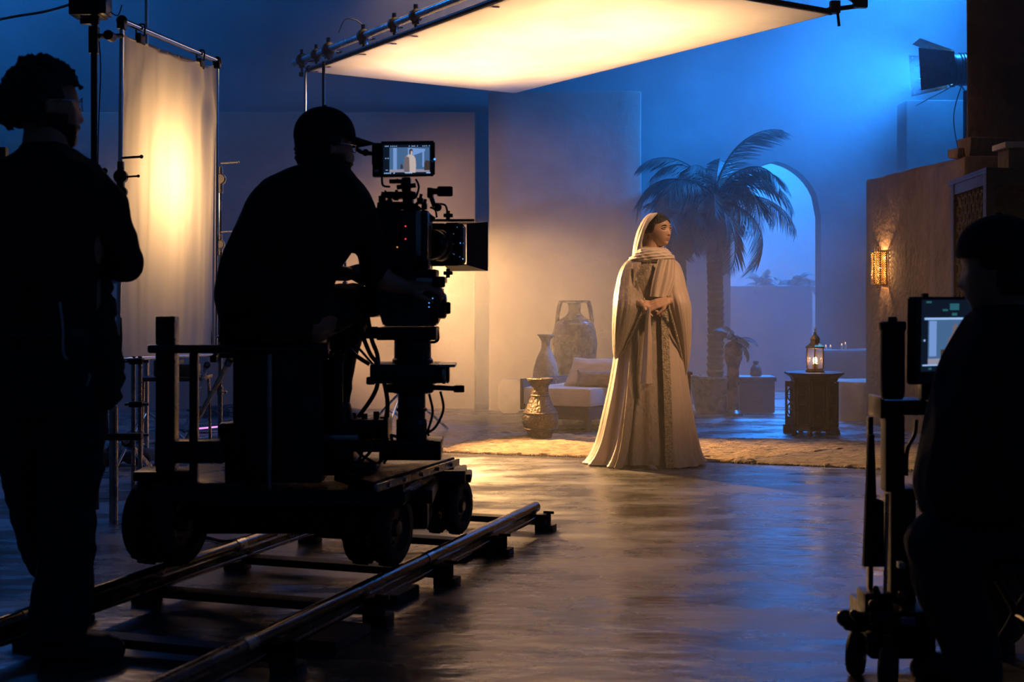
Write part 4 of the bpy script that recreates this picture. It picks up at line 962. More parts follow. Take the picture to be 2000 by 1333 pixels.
# embroidered borders: strip beside each open edge
for nm, ed, sg in (('r', edgeR, 1), ('l', edgeL, -1)):
    b = BM(); prev = None
    for i, p in enumerate(ed):
        if i < 6: continue
        row = []
        for k in range(9):
            q = Rr_pts = p + V((sg*(k*.0065 - .004), -.010 - .002*math.sin(k/8*PI), 0)); h = noise.noise(V((k*.9, p.z*60, sg*3)))
            vine = math.exp(-((k - 4 - 2.4*math.sin(p.z*26))/1.1)**2)*.006 + (.004 if k in (0, 8) else 0)
            row.append(b.verts.new(q + V((0, -vine - .002*h, 0))))
        if prev:
            for k in range(8): b.faces.new((prev[k], prev[k+1], row[k+1], row[k]))
        prev = row
    o = obj('embroidered_border', b, 'embro' if sg > 0 else 'dress', woman, ang=80, fix=False); m_ = o.modifiers.new('s', 'SOLIDIFY'); m_.thickness = .004
# embroidery on chest and skirt
def vine_patch(name, pts, n_, r, parent, seed, spread):
    b = BM(); rr = random.Random(seed)
    for k in range(n_):
        s = k/n_*(len(pts)-1); i = min(int(s), len(pts)-2); c = V(pts[i]).lerp(V(pts[i+1]), s-i) + V((rr.uniform(-1, 1)*spread, 0, rr.uniform(-1, 1)*spread))
        a = rr.uniform(0, 2*PI); L = rr.uniform(.006, .014); d = V((math.cos(a), 0, math.sin(a)))
        tube(b, [c - d*L, c + V((d.z, -.1, -d.x))*L*.35, c + d*L], r, 4, 2)
    obj(name, b, 'embro', parent, kind='stuff')
vine_patch('chest_embroidery', [Wp(1262, 512, -.125), Wp(1250, 535, -.135), Wp(1245, 560, -.135)], 170, .0012, woman, 3, .024)
# sleeves
def sl(t, py, z): return .05*pleat(t, z, 2.6, 9.0, 1.2) + .03*pleat(t, z*1.0 + math.sin(t)*.2, 6, 5.0, 2.0)
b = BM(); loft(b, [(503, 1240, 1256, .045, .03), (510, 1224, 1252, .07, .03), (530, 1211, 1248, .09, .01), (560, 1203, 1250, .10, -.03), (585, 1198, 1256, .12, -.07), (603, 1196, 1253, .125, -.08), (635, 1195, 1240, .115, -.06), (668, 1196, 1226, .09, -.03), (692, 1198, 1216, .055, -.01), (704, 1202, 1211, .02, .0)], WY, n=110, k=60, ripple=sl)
obj('sleeve', b, 'dress', woman, label='cream robe sleeve with its shade coloured in as taupe', ang=80)  # shaded side of the robe, its shade put in by the darker silk
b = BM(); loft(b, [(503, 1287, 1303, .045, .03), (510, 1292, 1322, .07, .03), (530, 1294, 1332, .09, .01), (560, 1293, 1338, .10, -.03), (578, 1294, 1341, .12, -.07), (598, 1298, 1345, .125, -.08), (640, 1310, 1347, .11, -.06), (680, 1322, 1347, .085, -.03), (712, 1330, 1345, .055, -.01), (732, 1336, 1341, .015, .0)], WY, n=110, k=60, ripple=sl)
obj('sleeve', b, 'robe', woman, label='cream sleeve in the plain robe colour', ang=80)
for (pts) in ([Wp(1297, 578, -.205), Wp(1300, 600, -.20), Wp(1309, 630, -.175), Wp(1321, 670, -.13), Wp(1331, 708, -.07)], [Wp(1252, 582, -.20), Wp(1251, 602, -.205), Wp(1240, 630, -.18), Wp(1226, 662, -.13), Wp(1212, 695, -.06)]):
    b = BM(); tube(b, pts, .0075, 8, 8); obj('cuff_trim', b, 'embro', woman)
# falling cape panels from the shoulders and the hanging sash
def cloth_strip(name, left, right, m, dy=0.0, nf=5.0, amp=.012, n=26, k=60, parent=None, seed=0.0, label=None):
    """a hanging strip between two silhouette lines given as (px, py, depth)"""
    L = catmull([Wp(*q) for q in left], 10); R2 = catmull([Wp(*q) for q in right], 10); b = BM(); rows = []
    for j in range(k + 1):
        t = j/k; q0 = t*(len(L)-1); i0 = min(int(q0), len(L)-2); A = L[i0].lerp(L[i0+1], q0-i0); B = R2[i0].lerp(R2[i0+1], q0-i0); row = []
        for i in range(n + 1):
            s = i/n; p = A.lerp(B, s); f = amp*math.sin(s*nf*PI + seed + .6*math.sin(t*3)) + amp*.5*noise.noise(V((s*6, t*2, seed)))
            row.append(b.verts.new(p + V((0, f - .02*math.sin(PI*s), 0))))
        rows.append(row)
    for j in range(k):
        for i in range(n): b.faces.new((rows[j][i], rows[j][i+1], rows[j+1][i+1], rows[j+1][i]))
    o = obj(name, b, m, parent or woman, ang=80, fix=False, label=label); m_ = o.modifiers.new('s', 'SOLIDIFY'); m_.thickness = .004; return o
cloth_strip('sash', [(1258, 602, -.235), (1254, 640, -.235), (1249, 700, -.25), (1244, 746, -.26)], [(1263, 602, -.235), (1265, 640, -.235), (1266, 700, -.25), (1266, 745, -.26)], 'robe', nf=2.4, amp=.012, seed=1.0)
b = BM()
for k in range(9): c_ = Wp(1245 + k*2.4, 747, -.26); tube(b, [c_, c_ + V((.001, -.002, -.02)), c_ + V((-.001, 0, -.04))], .0022, 5, 2)
obj('sash_fringe', b, 'robe', woman, kind='stuff')
cloth_strip('front_drape', [(1281, 508, -.135), (1270, 545, -.165), (1264, 580, -.17)], [(1316, 508, -.085), (1314, 545, -.13), (1300, 582, -.17)], 'robe', nf=5, amp=.010, seed=.4)
# scarf over the head
b = BM(); yaw_c = 180 - 134 # face azimuth measured like the loft angle (0 faces the lens)
fa = math.radians(46); half = [(417, 52), (424, 66), (436, 82), (455, 90), (475, 88), (494, 80)]
sr = [(416.5, 1278, 1290, .022, .012), (418.5, 1270, 1297, .055, .012), (424, 1262, 1302, .083, .014), (434, 1255, 1306, .100, .016), (450, 1248, 1309, .108, .020), (468, 1243, 1309, .108, .028), (484, 1240, 1306, .100, .032), (500, 1238, 1304, .098, .032)]
rows_ = lerp_rows(sr, 46); prev = None; n_ = 80; hood = []
for q in rows_:
    A, B_ = P(q[1], q[0], WY), P(q[2], q[0], WY); c = (A + B_)/2; rx = (B_.x - A.x)/2
    h_ = [z for z in half]; k = 0
    while k < len(h_)-2 and q[0] > h_[k+1][0]: k += 1
    f = max(0, min(1, (q[0]-h_[k][0])/(h_[k+1][0]-h_[k][0]))); hw = math.radians(h_[k][1]*(1-f) + h_[k+1][1]*f); row = []
    for i in range(n_ + 1):
        t = fa + hw + (2*PI - 2*hw)*i/n_; g_ = 1 + .035*pleat(t + q[0]*.004, c.z*.6, 3.4, 1.0, 2.0)*(.3 + min(1, (q[0]-417)/30)) + .02*math.exp(-(i/3)**2) + .02*math.exp(-((n_-i)/3)**2)
        row.append(b.verts.new((c.x + rx*math.sin(t)*g_, WY + q[4] - q[3]*math.cos(t)*g_, c.z)))
    if prev:
        for i in range(n_): b.faces.new((prev[i], prev[i+1], row[i+1], row[i]))
    else: b.faces.new(row)
    prev = row; hood.append(row[-1].co.copy())
o = obj('headscarf', b, 'scarf', woman, ang=80, fix=False); m_ = o.modifiers.new('s', 'SOLIDIFY'); m_.thickness = .005
b = BM(); tube(b, hood[1:], .0045, 6, 1); obj('scarf_hem', b, 'scarf', woman)
# wrap round the neck
b = BM(); loft(b, [(484, 1250, 1298, .070, .00), (488, 1243, 1304, .100, .0), (494, 1239, 1311, .118, .01), (502, 1232, 1318, .128, .015), (508, 1229, 1316, .125, .02), (513, 1238, 1302, .110, .02)], WY, n=120, k=40, ripple=lambda t, py, z: .035*pleat(t, z*9 + .5*math.sin(t*1.0 + .6), 1.6, 7.0, 3.4) + .02*math.sin((py + 5*math.sin(t + .5))*1.05))
obj('scarf_wrap', b, 'scarf', woman, ang=80)
b = BM(); limb(b, [Wp(1262, 905, -.33), Wp(1268, 906, -.40)], [.020, .017]); b = remesh(b, .006, 1)
for v_ in b.verts: v_.co.z = max(.004, v_.co.z + .012)
obj('shoe', b, 'dress', woman)
# ---------------------------------------------------------------- camera track
TD = V((.324, .946, 0)); TL_ = V((.946, -.324, 0))
def railR(Y, z=0.0): return V((.104 + .342*(Y-6.31), Y, z))
def railL(Y, z=0.0): return V((.104 + .342*(Y-6.31) - .872, Y, z))
track = thing('dolly_track', (-.6, 5.0, 0), 'pair of steel camera rails on dark wooden sleepers across the glossy floor', 'track')
RZ = .115
for fn, y0, y1 in ((railR, 2.6, 6.33), (railL, 3.0, 6.55)):
    p, q = fn(y0, RZ), fn(y1, RZ); b = BM(); cyl(b, p, q, .026, n=20)
    lathe(b, q, [(.026, 0), (.024, .006), (.018, .008)], axis=(q-p).normalized(), n=20); obj('rail', b, 'rail', track)
    b = BM(); cyl(b, p - V((0, 0, .055)), q - V((0, 0, .055)), .012, n=10)
    box(b, (p+q)/2 - V((0, 0, .035)), (.012, (q-p).length, .04), rz=-math.atan2(.342, 1)); obj('rail_foot', b, 'rail', track)
    for s in (.32, .66):
        c = p.lerp(q, s); b = BM(); cyl(b, c - TD*.03, c + TD*.03, .0285, n=18); obj('rail_joint', b, 'steel', track)
k = 0; y = 3.35
while y < 6.4:
    R0 = railR(y); L0 = R0 - TL_*.83; c = (R0 + L0)/2 + V((0, 0, .045)); b = BM()
    box(b, c + TL_*-.02, (.98, .075, .03), rz=math.atan2(-.324, .946), bev=.004); obj('sleeper', b, 'darkwood', track)
    for e, so in ((R0, 1), (L0, -1)):
        b = BM(); box(b, e + TL_*so*.045 + V((0, 0, .016)), (.09, .07, .032), rz=-.33, bev=.004); obj('levelling_block', b, 'black', track)
        b = BM(); box(b, e + TL_*so*.02 + V((0, 0, .070)), (.07, .05, .02), rz=-.33, bev=.003); cyl(b, e + TL_*so*.06 + V((0, 0, .03)), e + TL_*so*.06 + V((0, 0, .085)), .011, n=10); cyl(b, e + TL_*so*.035 + V((0,0,.088)), e + TL_*so*.085 + V((0,0,.088)), .007, n=8); obj('rail_clamp', b, 'blackmetal', track)
    y += .60; k += 1
for i, (px, py, s) in enumerate(((652, 1252, .26), (772, 1168, .20), (900, 1090, .18), (958, 1080, .15))):
    c = G(px, py); b = BM(); box(b, c + V((0, 0, .016)), (s*.55, s, .032), rz=-.33, bev=.004)
    obj('wedge', b, 'darkwood', label=('longest dark packing board lying beside the rail, nearest the lens', 'second dark packing board beside the rail', 'third dark packing board beside the rail, behind the wheels', 'shortest packing board beside the far end of the rail')[i], cat='board', group='packing boards beside the rail')
# ---------------------------------------------------------------- camera dolly
dolly = thing('camera_dolly', (-.75, 5.1, .1), 'heavy black camera dolly with seat, posts and paired rubber wheels on the rails', 'dolly')
def pbox(name, x0, x1, y0, y1, Y0, Y1, m='blackmetal', parent=None, bev=.005, rz=0.0, extra=None):
    A, B = P(x0, y1, Y0), P(x1, y0, Y0); b = BM()
    box(b, ((A.x+B.x)/2, (Y0+Y1)/2, (A.z+B.z)/2), (B.x-A.x, Y1-Y0, B.z-A.z), rz, min(bev, (B.x-A.x)/4, (B.z-A.z)/4, (Y1-Y0)/4))
    if extra: extra(b)
    return obj(name, b, m, parent if parent is not None else dolly)
def pcyl(name, x, y0, y1, r, Y, m='blackmetal', parent=None, n=18, rings=()):
    s = Y/FPX; b = BM(); A, B = P(x, y1, Y), P(x, y0, Y); H_ = B.z - A.z
    lathe(b, A, [(r*s*.93, 0), (r*s, .006), (r*s, H_-.006), (r*s*.93, H_)], n=n)
    for q in rings: lathe(b, P(x, q, Y), [(r*s, -.008), (r*s*1.12, -.005), (r*s*1.12, .005), (r*s, .008)], n=n)
    return obj(name, b, m, parent if parent is not None else dolly)
def hcyl(name, px0, px1, py, r, Y, m='blackmetal', parent=None, n=18, py1=None, Y1=None):
    b = BM(); p = P(px0, py, Y); q = P(px1, py if py1 is None else py1, Y if Y1 is None else Y1); L = (q-p).length; r = r*Y/FPX
    lathe(b, p, [(r*.85, 0), (r, min(.006, L/4)), (r, L - min(.006, L/4)), (r*.85, L)], axis=(q-p), n=n); return obj(name, b, m, parent if parent is not None else dolly)
def pbx(bm, x0, x1, y0, y1, Y0, Y1, bev=.004, mi=0):
    A, B = P(x0, y1, Y0), P(x1, y0, Y0); box(bm, ((A.x+B.x)/2, (Y0+Y1)/2, (A.z+B.z)/2), (B.x-A.x, Y1-Y0, B.z-A.z), 0, min(bev, (B.x-A.x)/4, (B.z-A.z)/4, (Y1-Y0)/4), mi=mi)
# chassis
def zAt(py, Y): return CAMH - (py-HOR)*Y/FPX
b = BM(); fl, fr_ = P(280, 0, 4.72), P(790, 0, 4.72); prism(b, [(fl.x, 4.72), (fr_.x, 4.72), (fr_.x+.10, 5.45), (fl.x+.10, 5.45)], zAt(987, 4.72), zAt(958, 4.72)); bmesh.ops.bevel(b, geom=list(b.edges), offset=.006, segments=2, affect='EDGES'); obj('chassis', b, 'paint', dolly)
b = BM(); fl, fr_ = P(384, 0, 4.80), P(700, 0, 4.80); prism(b, [(fl.x, 4.80), (fr_.x, 4.80), (fr_.x+.2, 5.4), (fl.x+.2, 5.4)], zAt(1044, 4.8), zAt(987, 4.8)); bmesh.ops.bevel(b, geom=list(b.edges), offset=.008, segments=2, affect='EDGES'); obj('under_box', b, 'blackmetal', dolly)
pbox('buffer', 283, 345, 988, 1002, 4.76, 5.0)
pbox('frame_lip', 296, 470, 945, 960, 4.74, 5.3, 'paint')
# deck plate at the side
zd = .47; q = [G(652, 922, zd), G(727, 943, zd), G(889, 893, zd), G(812, 880, zd)]
b = BM(); plate(b, [(p.x, p.y, zd-.035) for p in q], (0, 0, .035)); bmesh.ops.bevel(b, geom=list(b.edges), offset=.004, segments=2, affect='EDGES'); obj('side_deck', b, 'paint', dolly)
b = BM(); p, r_ = q[1], q[2]; box(b, (p+r_)/2 + V((.012, 0, -.02)), (.014, (r_-p).length, .028), rz=-math.atan2(r_.x-p.x, r_.y-p.y), bev=.003); obj('deck_edge', b, 'steel', dolly)
b = BM(); p = q[1].lerp(q[2], .2); 
for s in (.12, .3, .5, .7, .88):
    p = q[1].lerp(q[2], s); cyl(b, p + V((.018, -.004, -.02)), p + V((.026, -.006, -.02)), .008, n=8)
obj('bolt', b, 'steel', dolly, kind='stuff')
pbox('outrigger', 800, 909, 920, 944, 5.35, 5.55, 'paint'); pbox('outrigger', 690, 845, 958, 985, 4.9, 5.3)
pcyl('pivot', 876, 908, 925, 11, 5.42); pcyl('pivot', 862, 905, 922, 7, 5.4)
pbox('gear_case', 790, 836, 978, 1036, 5.1, 5.4, bev=.015); hcyl('link_rod', 820, 858, 985, 4, 5.3, py1=960); pbox('brake_box', 700, 760, 985, 1010, 4.95, 5.2)
b = BM(); tube(b, [P(806, 955, 5.2), P(815, 975, 5.15), P(835, 985, 5.2), P(848, 960, 5.3)], .008, 6); obj('hydraulic_hose', b, 'cable', dolly)
# wheels
def wheel(c, r, w_):
    ax = TL_; b = BM(); h = w_/2; c = V(c)
    lathe(b, c, [(r*.62, -h), (r*.86, -h*1.02), (r*.96, -h*.8), (r*1.0, -h*.35), (r*1.0, h*.35), (r*.96, h*.8), (r*.86, h*1.02), (r*.62, h), (r*.60, 0)], axis=ax, n=44, cap=False)
    for k in range(22):
        a = 2*PI*k/22; u, v_ = frame_axes(ax); d = u*math.cos(a) + v_*math.sin(a); box(b, c + d*r*.985, (.012, w_*.55, .012), mtx=Matrix((d, ax, d.cross(ax))).transposed())
    t = obj('tyre', b, 'rubber', dolly)
    b = BM(); lathe(b, c, [(.0, -h*.7), (r*.2, -h*.75), (r*.24, -h*.45), (r*.56, -h*.5), (r*.62, -h*.85), (r*.62, h*.85), (r*.56, h*.5), (r*.24, h*.45), (r*.2, h*.85), (0, h*.9)], axis=ax, n=32, cap=False)
    for k in range(5):
        a = 2*PI*k/5; u, v_ = frame_axes(ax); d = u*math.cos(a) + v_*math.sin(a); cyl(b, c + d*r*.38 + ax*h*.4, c + d*r*.38 + ax*h*.62, r*.045, n=8)
    obj('hub', b, 'paint', t)
for cx, Y, r, gap in ((325, 4.86, .158, .055), (738, 4.85, .135, .052), (874, 5.5, .113, .044), (470, 5.62, .115, .044)):
    z = RZ + .026 + r*.97; c = V((P(cx, 0, Y).x, Y, z))
    for sg in (-1, 1): wheel(c + TL_*sg*gap, r, .076 if r > .12 else .062)
    b = BM(); cyl(b, c - TL_*(gap+.03), c + TL_*(gap+.03), .018, n=12); obj('axle', b, 'steel', dolly)
    b = BM(); box(b, c + V((0, .0, r*.72)), (.05, .10, r*1.1), bev=.006); box(b, c + V((0, 0, r*1.08)), (.20, .16, .035), bev=.006); obj('wheel_fork', b, 'blackmetal', dolly)
# posts, block and seat
pbox('corner_post', 303, 341, 618, 955, 4.80, 4.87, 'paint', bev=.006)
pbox('guard_post', 369, 385, 688, 958, 4.80, 4.835, 'paint')
hcyl('hand_rail', 290, 640, 682, 8.5, 4.78, 'paint'); hcyl('hand_rail', 480, 642, 681, 11, 4.80, 'paint')
b = BM(); lathe(b, P(640, 681, 4.80), [(.014, 0), (.021, .001), (.021, .005), (.014, .006)], axis=(1, 0, 0), n=18); obj('rail_end', b, 'steel', dolly)
pbox('hydraulic_cabinet', 454, 628, 690, 945, 4.84, 5.02, 'paint', bev=.01); pbox('cabinet_panel', 540, 575, 745, 900, 4.825, 4.845, 'black'); pbox('cabinet_panel', 583, 625, 700, 770, 4.825, 4.845, 'black')
b = BM(); cyl(b, P(527, 692, 4.79), P(526, 957, 4.79), .0095, n=14); obj('lift_rod', b, 'steel', dolly)
pbox('cross_beam', 302, 436, 862, 906, 4.82, 4.9, 'paint'); pbox('motor_box', 437, 470, 826, 945, 4.82, 4.98, bev=.015); hcyl('motor', 430, 470, 842, 17, 4.9)
pbox('seat_bracket', 470, 620, 660, 674, 4.85, 5.1)
b = BM(); pillow(b, P(530, 656, 4.95), .36, .34, .07, Matrix.Rotation(PI/2, 3, 'X'), 14); obj('seat', b, 'black', dolly, ang=80)
pcyl('cylinder', 656, 697, 822, 14, 4.95, rings=(705, 812)); pcyl('cylinder_cap', 656, 690, 700, 19, 4.95)
pbox('valve_box', 664, 757, 820, 858, 5.0, 5.2); pbox('valve_box', 630, 690, 855, 930, 4.95, 5.2, bev=.01)
for (x, y) in ((690, 814), (712, 816), (735, 812), (748, 822)): pcyl('knob', x, y-8, y+6, 6, 5.05)
pbox('boom_arm', 610, 862, 860, 884, 5.02, 5.2, 'paint', bev=.006); pbox('boom_arm', 620, 700, 850, 862, 4.95, 5.0, 'steel')
pbox('boom_mount', 740, 860, 884, 900, 5.0, 5.2); pbox('boom_bracket', 846, 861, 862, 900, 5.0, 5.12)
hcyl('rear_drum', 618, 655, 815, 19, 5.0); pbox('foot_board', 560, 735, 905, 925, 4.95, 5.25, 'paint')
b = BM(); rr = random.Random(2)
for k in range(7):
    x = rr.uniform(650, 770); tube(b, [P(x, 850, 5.0), P(x+rr.uniform(-15, 15), 870+rr.uniform(-10, 20), 4.96), P(x+rr.uniform(-30, 30), 905, 5.0)], .006, 5)
obj('hose_bundle', b, 'cable', dolly, kind='stuff')
b = BM(); pbx(b, 428, 470, 655, 700, 4.9, 5.0, .01); pbx(b, 430, 650, 690, 700, 4.86, 5.1); obj('seat_post', b, 'blackmetal', dolly)
# ---------------------------------------------------------------- column, remote head
CY = 5.08
col_ = thing('camera_column', (P(806, 0, CY).x, CY, P(0, 860, CY).z), 'thick black column with collars carrying the camera head on the dolly', 'column')
for a_ in ((806, 640, 715, 36, (650,)), (806, 700, 768, 40, ()), (804, 765, 862, 27, (800, 830, 850)), (804, 818, 862, 30, ())): pcyl('tube_section', a_[0], a_[1], a_[2], a_[3], CY, 'paint', col_, 28, a_[4])
pbox('collar_plate', 735, 852, 640, 665, 4.98, 5.2, 'blackmetal', col_); hcyl('clamp_knob', 715, 740, 650, 12, 5.05, parent=col_); hcyl('clamp_knob', 708, 722, 655, 7, 5.05, parent=col_)
pbox('collar_plate', 722, 856, 712, 750, 4.96, 5.2, 'paint', col_, .008); pbox('top_plate', 838, 889, 712, 718, 4.98, 5.15, 'steel', col_); hcyl('drive_motor', 838, 878, 732, 17, 5.02, parent=col_, n=24)
hcyl('guard_ring', 862, 872, 732, 18.5, 5.01, 'steel', col_); pbox('handle_plate', 752, 845, 752, 768, 5.0, 5.15, 'blackmetal', col_); hcyl('lever', 842, 905, 757, 5, 5.02, parent=col_, py1=760); hcyl('lever_grip', 886, 907, 760, 7, 5.02, 'rubber', col_)
hcyl('clamp_knob', 716, 732, 744, 8, 5.02, parent=col_); b = BM(); tube(b, [P(852, 640, 5.1), P(856, 660, 5.1), P(850, 668, 5.1), P(835, 668, 5.1)], .006, 6); obj('loop', b, 'blackmetal', col_)
for i, pts in enumerate(([(706, 585), (705, 640), (722, 690), (742, 720), (757, 790), (745, 850)], [(670, 655), (690, 690), (722, 712)], [(716, 600), (725, 660), (738, 700), (735, 760), (700, 815)], [(860, 765), (866, 800), (850, 835), (830, 848)], [(838, 770), (845, 805), (836, 842), (838, 852)], [(676, 645), (690, 668), (722, 705), (748, 742), (758, 800), (756, 838)])):
    b = BM(); tube(b, [P(x, y, 5.0 + .02*i) for x, y in pts], .0085 if i < 3 else .005, 7)
    obj('camera_cable', b, 'cable', label=('thick black cable bowing out left of the column', 'short cable end below the operator elbow', 'thick cable looping down to the valve box', 'outer thin cable hanging from the column lever', 'inner thin cable hanging from the column lever', 'cable running from the operator knee to the column foot')[i], cat='cable', group='cables round the camera column')
head_ = thing('geared_camera_mount', (P(800, 0, CY).x, CY, P(0, 640, CY).z), 'black geared mount with round drive housings under the camera', 'camera mount')
b = BM(); plate(b, [P(730, 575, 5.0), P(748, 638, 5.0), P(850, 638, 5.0), P(866, 600, 5.0), P(862, 560, 5.0), P(740, 552, 5.0)], (0, .18, 0)); bmesh.ops.bevel(b, geom=list(b.edges), offset=.006, segments=2, affect='EDGES'); obj('head_body', b, 'paint', head_)
b = BM(); lathe(b, P(730, 588, 5.05), [(.05, -.03), (.062, -.025), (.062, .025), (.05, .03)], axis=(.3, 1, 0), n=28); obj('round_housing', b, 'blackmetal', head_)
hcyl('drive_wheel', 846, 872, 598, 25, 5.05, parent=head_, n=28); hcyl('drive_wheel', 868, 880, 602, 12, 5.05, parent=head_); hcyl('drive_disc', 838, 850, 590, 30, 5.05, 'paint', head_, 28)
pbox('top_plate', 738, 852, 526, 545, 5.0, 5.2, 'blackmetal', head_)
pbox('side_frame', 838, 856, 590, 632, 5.0, 5.1, parent=head_); hcyl('tilt_shaft', 742, 850, 556, 9, 5.06, parent=head_)
pbox('base_plate', 745, 868, 540, 552, 4.98, 5.2, 'paint', head_); hcyl('pan_handle', 812, 868, 548, 8, 4.98, 'steel', head_, py1=553); hcyl('handle_grip', 845, 869, 551, 11, 4.97, 'rubber', head_)
for x, y in ((718, 592), (838, 600), (845, 583)): 
    b = BM(); ball(b, P(x+120 if x < 800 else x, y, 4.96), .0022, seg=8); obj('indicator', b, 'ledb', head_)
# ---------------------------------------------------------------- the film camera
CB = 5.05
cam_t = thing('film_camera', (P(790, 0, CB).x, CB, P(0, 535, CB).z), 'bulky black film camera with matte box, lit buttons and top handle', 'camera')
b = BM(); pbx(b, 722, 780, 405, 525, 4.98, 5.25, .01); pbx(b, 716, 776, 412, 470, 4.95, 5.0, .006); obj('rear_module', b, 'black', cam_t)
b = BM(); pbx(b, 778, 836, 410, 532, 5.0, 5.3, .01); obj('camera_body', b, 'paint', cam_t)
b = BM(); pbx(b, 812, 822, 412, 500, 4.985, 5.0, .002); obj('side_strip', b, 'steel', cam_t)
b = BM(); pbx(b, 736, 775, 395, 408, 5.0, 5.2, .006); obj('top_rail', b, 'blackmetal', cam_t)
hcyl('top_handle', 738, 800, 402, 8, 5.05, 'rubber', cam_t)
b = BM(); plate(b, [P(800, 395, 5.02), P(812, 398, 5.02), P(850, 425, 5.15), P(840, 434, 5.15), P(800, 415, 5.02)], (0, .04, 0)); obj('top_bridge', b, 'blackmetal', cam_t)
pbox('handle_post', 786, 806, 372, 410, 5.02, 5.1, parent=cam_t); pbox('accessory_plate', 752, 812, 374, 386, 5.0, 5.1, parent=cam_t)
for x, y, w2 in ((745, 388, 6), (760, 395, 5), (772, 384, 5), (820, 392, 6), (828, 402, 5), (812, 408, 5)): 
    b = BM(); pbx(b, x-w2, x+w2, y-6, y+6, 5.0, 5.06, .004); cyl(b, P(x, y, 5.0), P(x+3, y-13, 5.0), .006, n=8); obj('connector', b, 'blackmetal', cam_t)
for x, y, m in ((773, 436, 'leda'), (776, 483, 'leda'), (792, 442, 'ledr'), (792, 467, 'ledr'), (740, 499, 'leda')):
    b = BM(); ball(b, P(x, y, 4.975 if x < 780 else 4.995), .0030, seg=8); obj('indicator', b, m, cam_t)
# lens and matte box, pointing at the set
LD = V((.30, .95, -.02)).normalized(); LC = P(848, 478, 5.2)
b = BM(); lathe(b, LC - LD*.05, [(.05, 0), (.058, .01), (.058, .05), (.052, .055), (.062, .07), (.062, .13), (.056, .14), (.066, .16), (.066, .22)], axis=LD, n=32); obj('lens_barrel', b, 'blackmetal', cam_t)
b = BM(); pbx(b, 826, 842, 440, 500, 5.1, 5.2, .005); obj('lens_mount', b, 'brass', cam_t)
def frus(bm, c, d, s0, s1, L, w_=None, th=.004):
    u = V((d.y, -d.x, 0)).normalized(); z = V((0, 0, 1)); a = [c + u*x*s0[0] + z*y*s0[1] for x, y in ((-1, -1), (1, -1), (1, 1), (-1, 1))]; e = [c + d*L + u*x*s1[0] + z*y*s1[1] for x, y in ((-1, -1), (1, -1), (1, 1), (-1, 1))]
    for i in range(4): plate(bm, [a[i], a[(i+1) % 4], e[(i+1) % 4], e[i]], (c - (a[i]+a[(i+1) % 4])/2).normalized()*th)
MC = P(882, 477, 5.28)
b = BM(); cu = V((LD.y, -LD.x, 0)).normalized()
pts = [MC + cu*x*.040 + V((0, 0, y*.086)) for x, y in ((-1, -.8), (-.6, -1), (.6, -1), (1, -.8), (1, .8), (.6, 1), (-.6, 1), (-1, .8))]
plate(b, pts, LD*.06); bmesh.ops.bevel(b, geom=list(b.edges), offset=.003, segments=1, affect='EDGES'); obj('matte_stage', b, 'black', cam_t)
b = BM(); frus(b, MC + LD*.02 + cu*.010, LD, (.050, .083), (.082, .100), .16); obj('matte_hood', b, 'black', cam_t)
b = BM(); q = P(888, 432, 5.28); plate(b, [P(838, 428, 5.42), P(926, 428, 5.42), P(926, 432, 5.42), P(838, 432, 5.42)], (0, .06, 0)); obj('top_flag', b, 'black', cam_t)
b = BM(); pbx(b, 838, 868, 436, 520, 5.3, 5.34, .004); obj('side_wing', b, 'black', cam_t)
for py in (420, 533):
    b = BM(); pbx(b, 866, 884, py-3, py+4, 5.24, 5.28, .003); cyl(b, P(875, py-8, 5.26), P(875, py+10, 5.26), .008, n=10); obj('hood_knob', b, 'blackmetal', cam_t)
for i, (x, y) in enumerate(((875, 460), (873, 494), (893, 444), (905, 444), (886, 457), (883, 474), (887, 474), (899, 475), (905, 475), (882, 498), (887, 497), (898, 502), (904, 506))):
    b = BM(); ball(b, P(x, y, 5.262 if x < 895 else 5.255), .0022 if i in (0, 1, 7, 12) else .0011, seg=6); obj('indicator', b, 'ledb', cam_t)
b = BM(); cyl(b, P(874, 464, 5.262), P(873, 490, 5.262), .003, n=6); obj('blue_reflex', b, 'paint', cam_t)
pbox('follow_focus', 800, 838, 505, 535, 5.0, 5.1, 'blackmetal', cam_t, .012); hcyl('focus_wheel', 806, 816, 512, 18, 4.99, parent=cam_t, n=24)
for i, pts in enumerate(([(775, 350), (782, 356), (795, 352)], [(746, 345), (748, 362), (762, 365)], [(812, 350), (818, 365), (812, 385), (802, 388)], [(753, 372), (751, 390), (760, 396)], [(851, 398), (868, 400), (873, 410), (873, 420)], [(840, 405), (850, 410), (853, 425)], [(800, 520), (830, 530), (840, 500), (832, 488)])):
    b = BM(); tube(b, [P(x, y, 5.0 + (.2 if x > 835 else 0)) for x, y in pts], .0045, 6); obj('lead', b, 'cable', cam_t)
mic = thing('microphone', P(860, 376, 5.05), 'short black microphone with foam tip mounted on the film camera', 'microphone')
hcyl('mic_body', 836, 862, 374, 6, 5.05, parent=mic); hcyl('foam_tip', 854, 884, 374, 10, 5.05, 'rubber', mic, 20); b = BM(); pbx(b, 834, 845, 366, 386, 5.0, 5.08, .006); cyl(b, P(842, 384, 5.05), P(850, 408, 5.08), .009, n=8); ball(b, P(855, 405, 5.06), .016, seg=10); obj('mic_mount', b, 'blackmetal', mic)
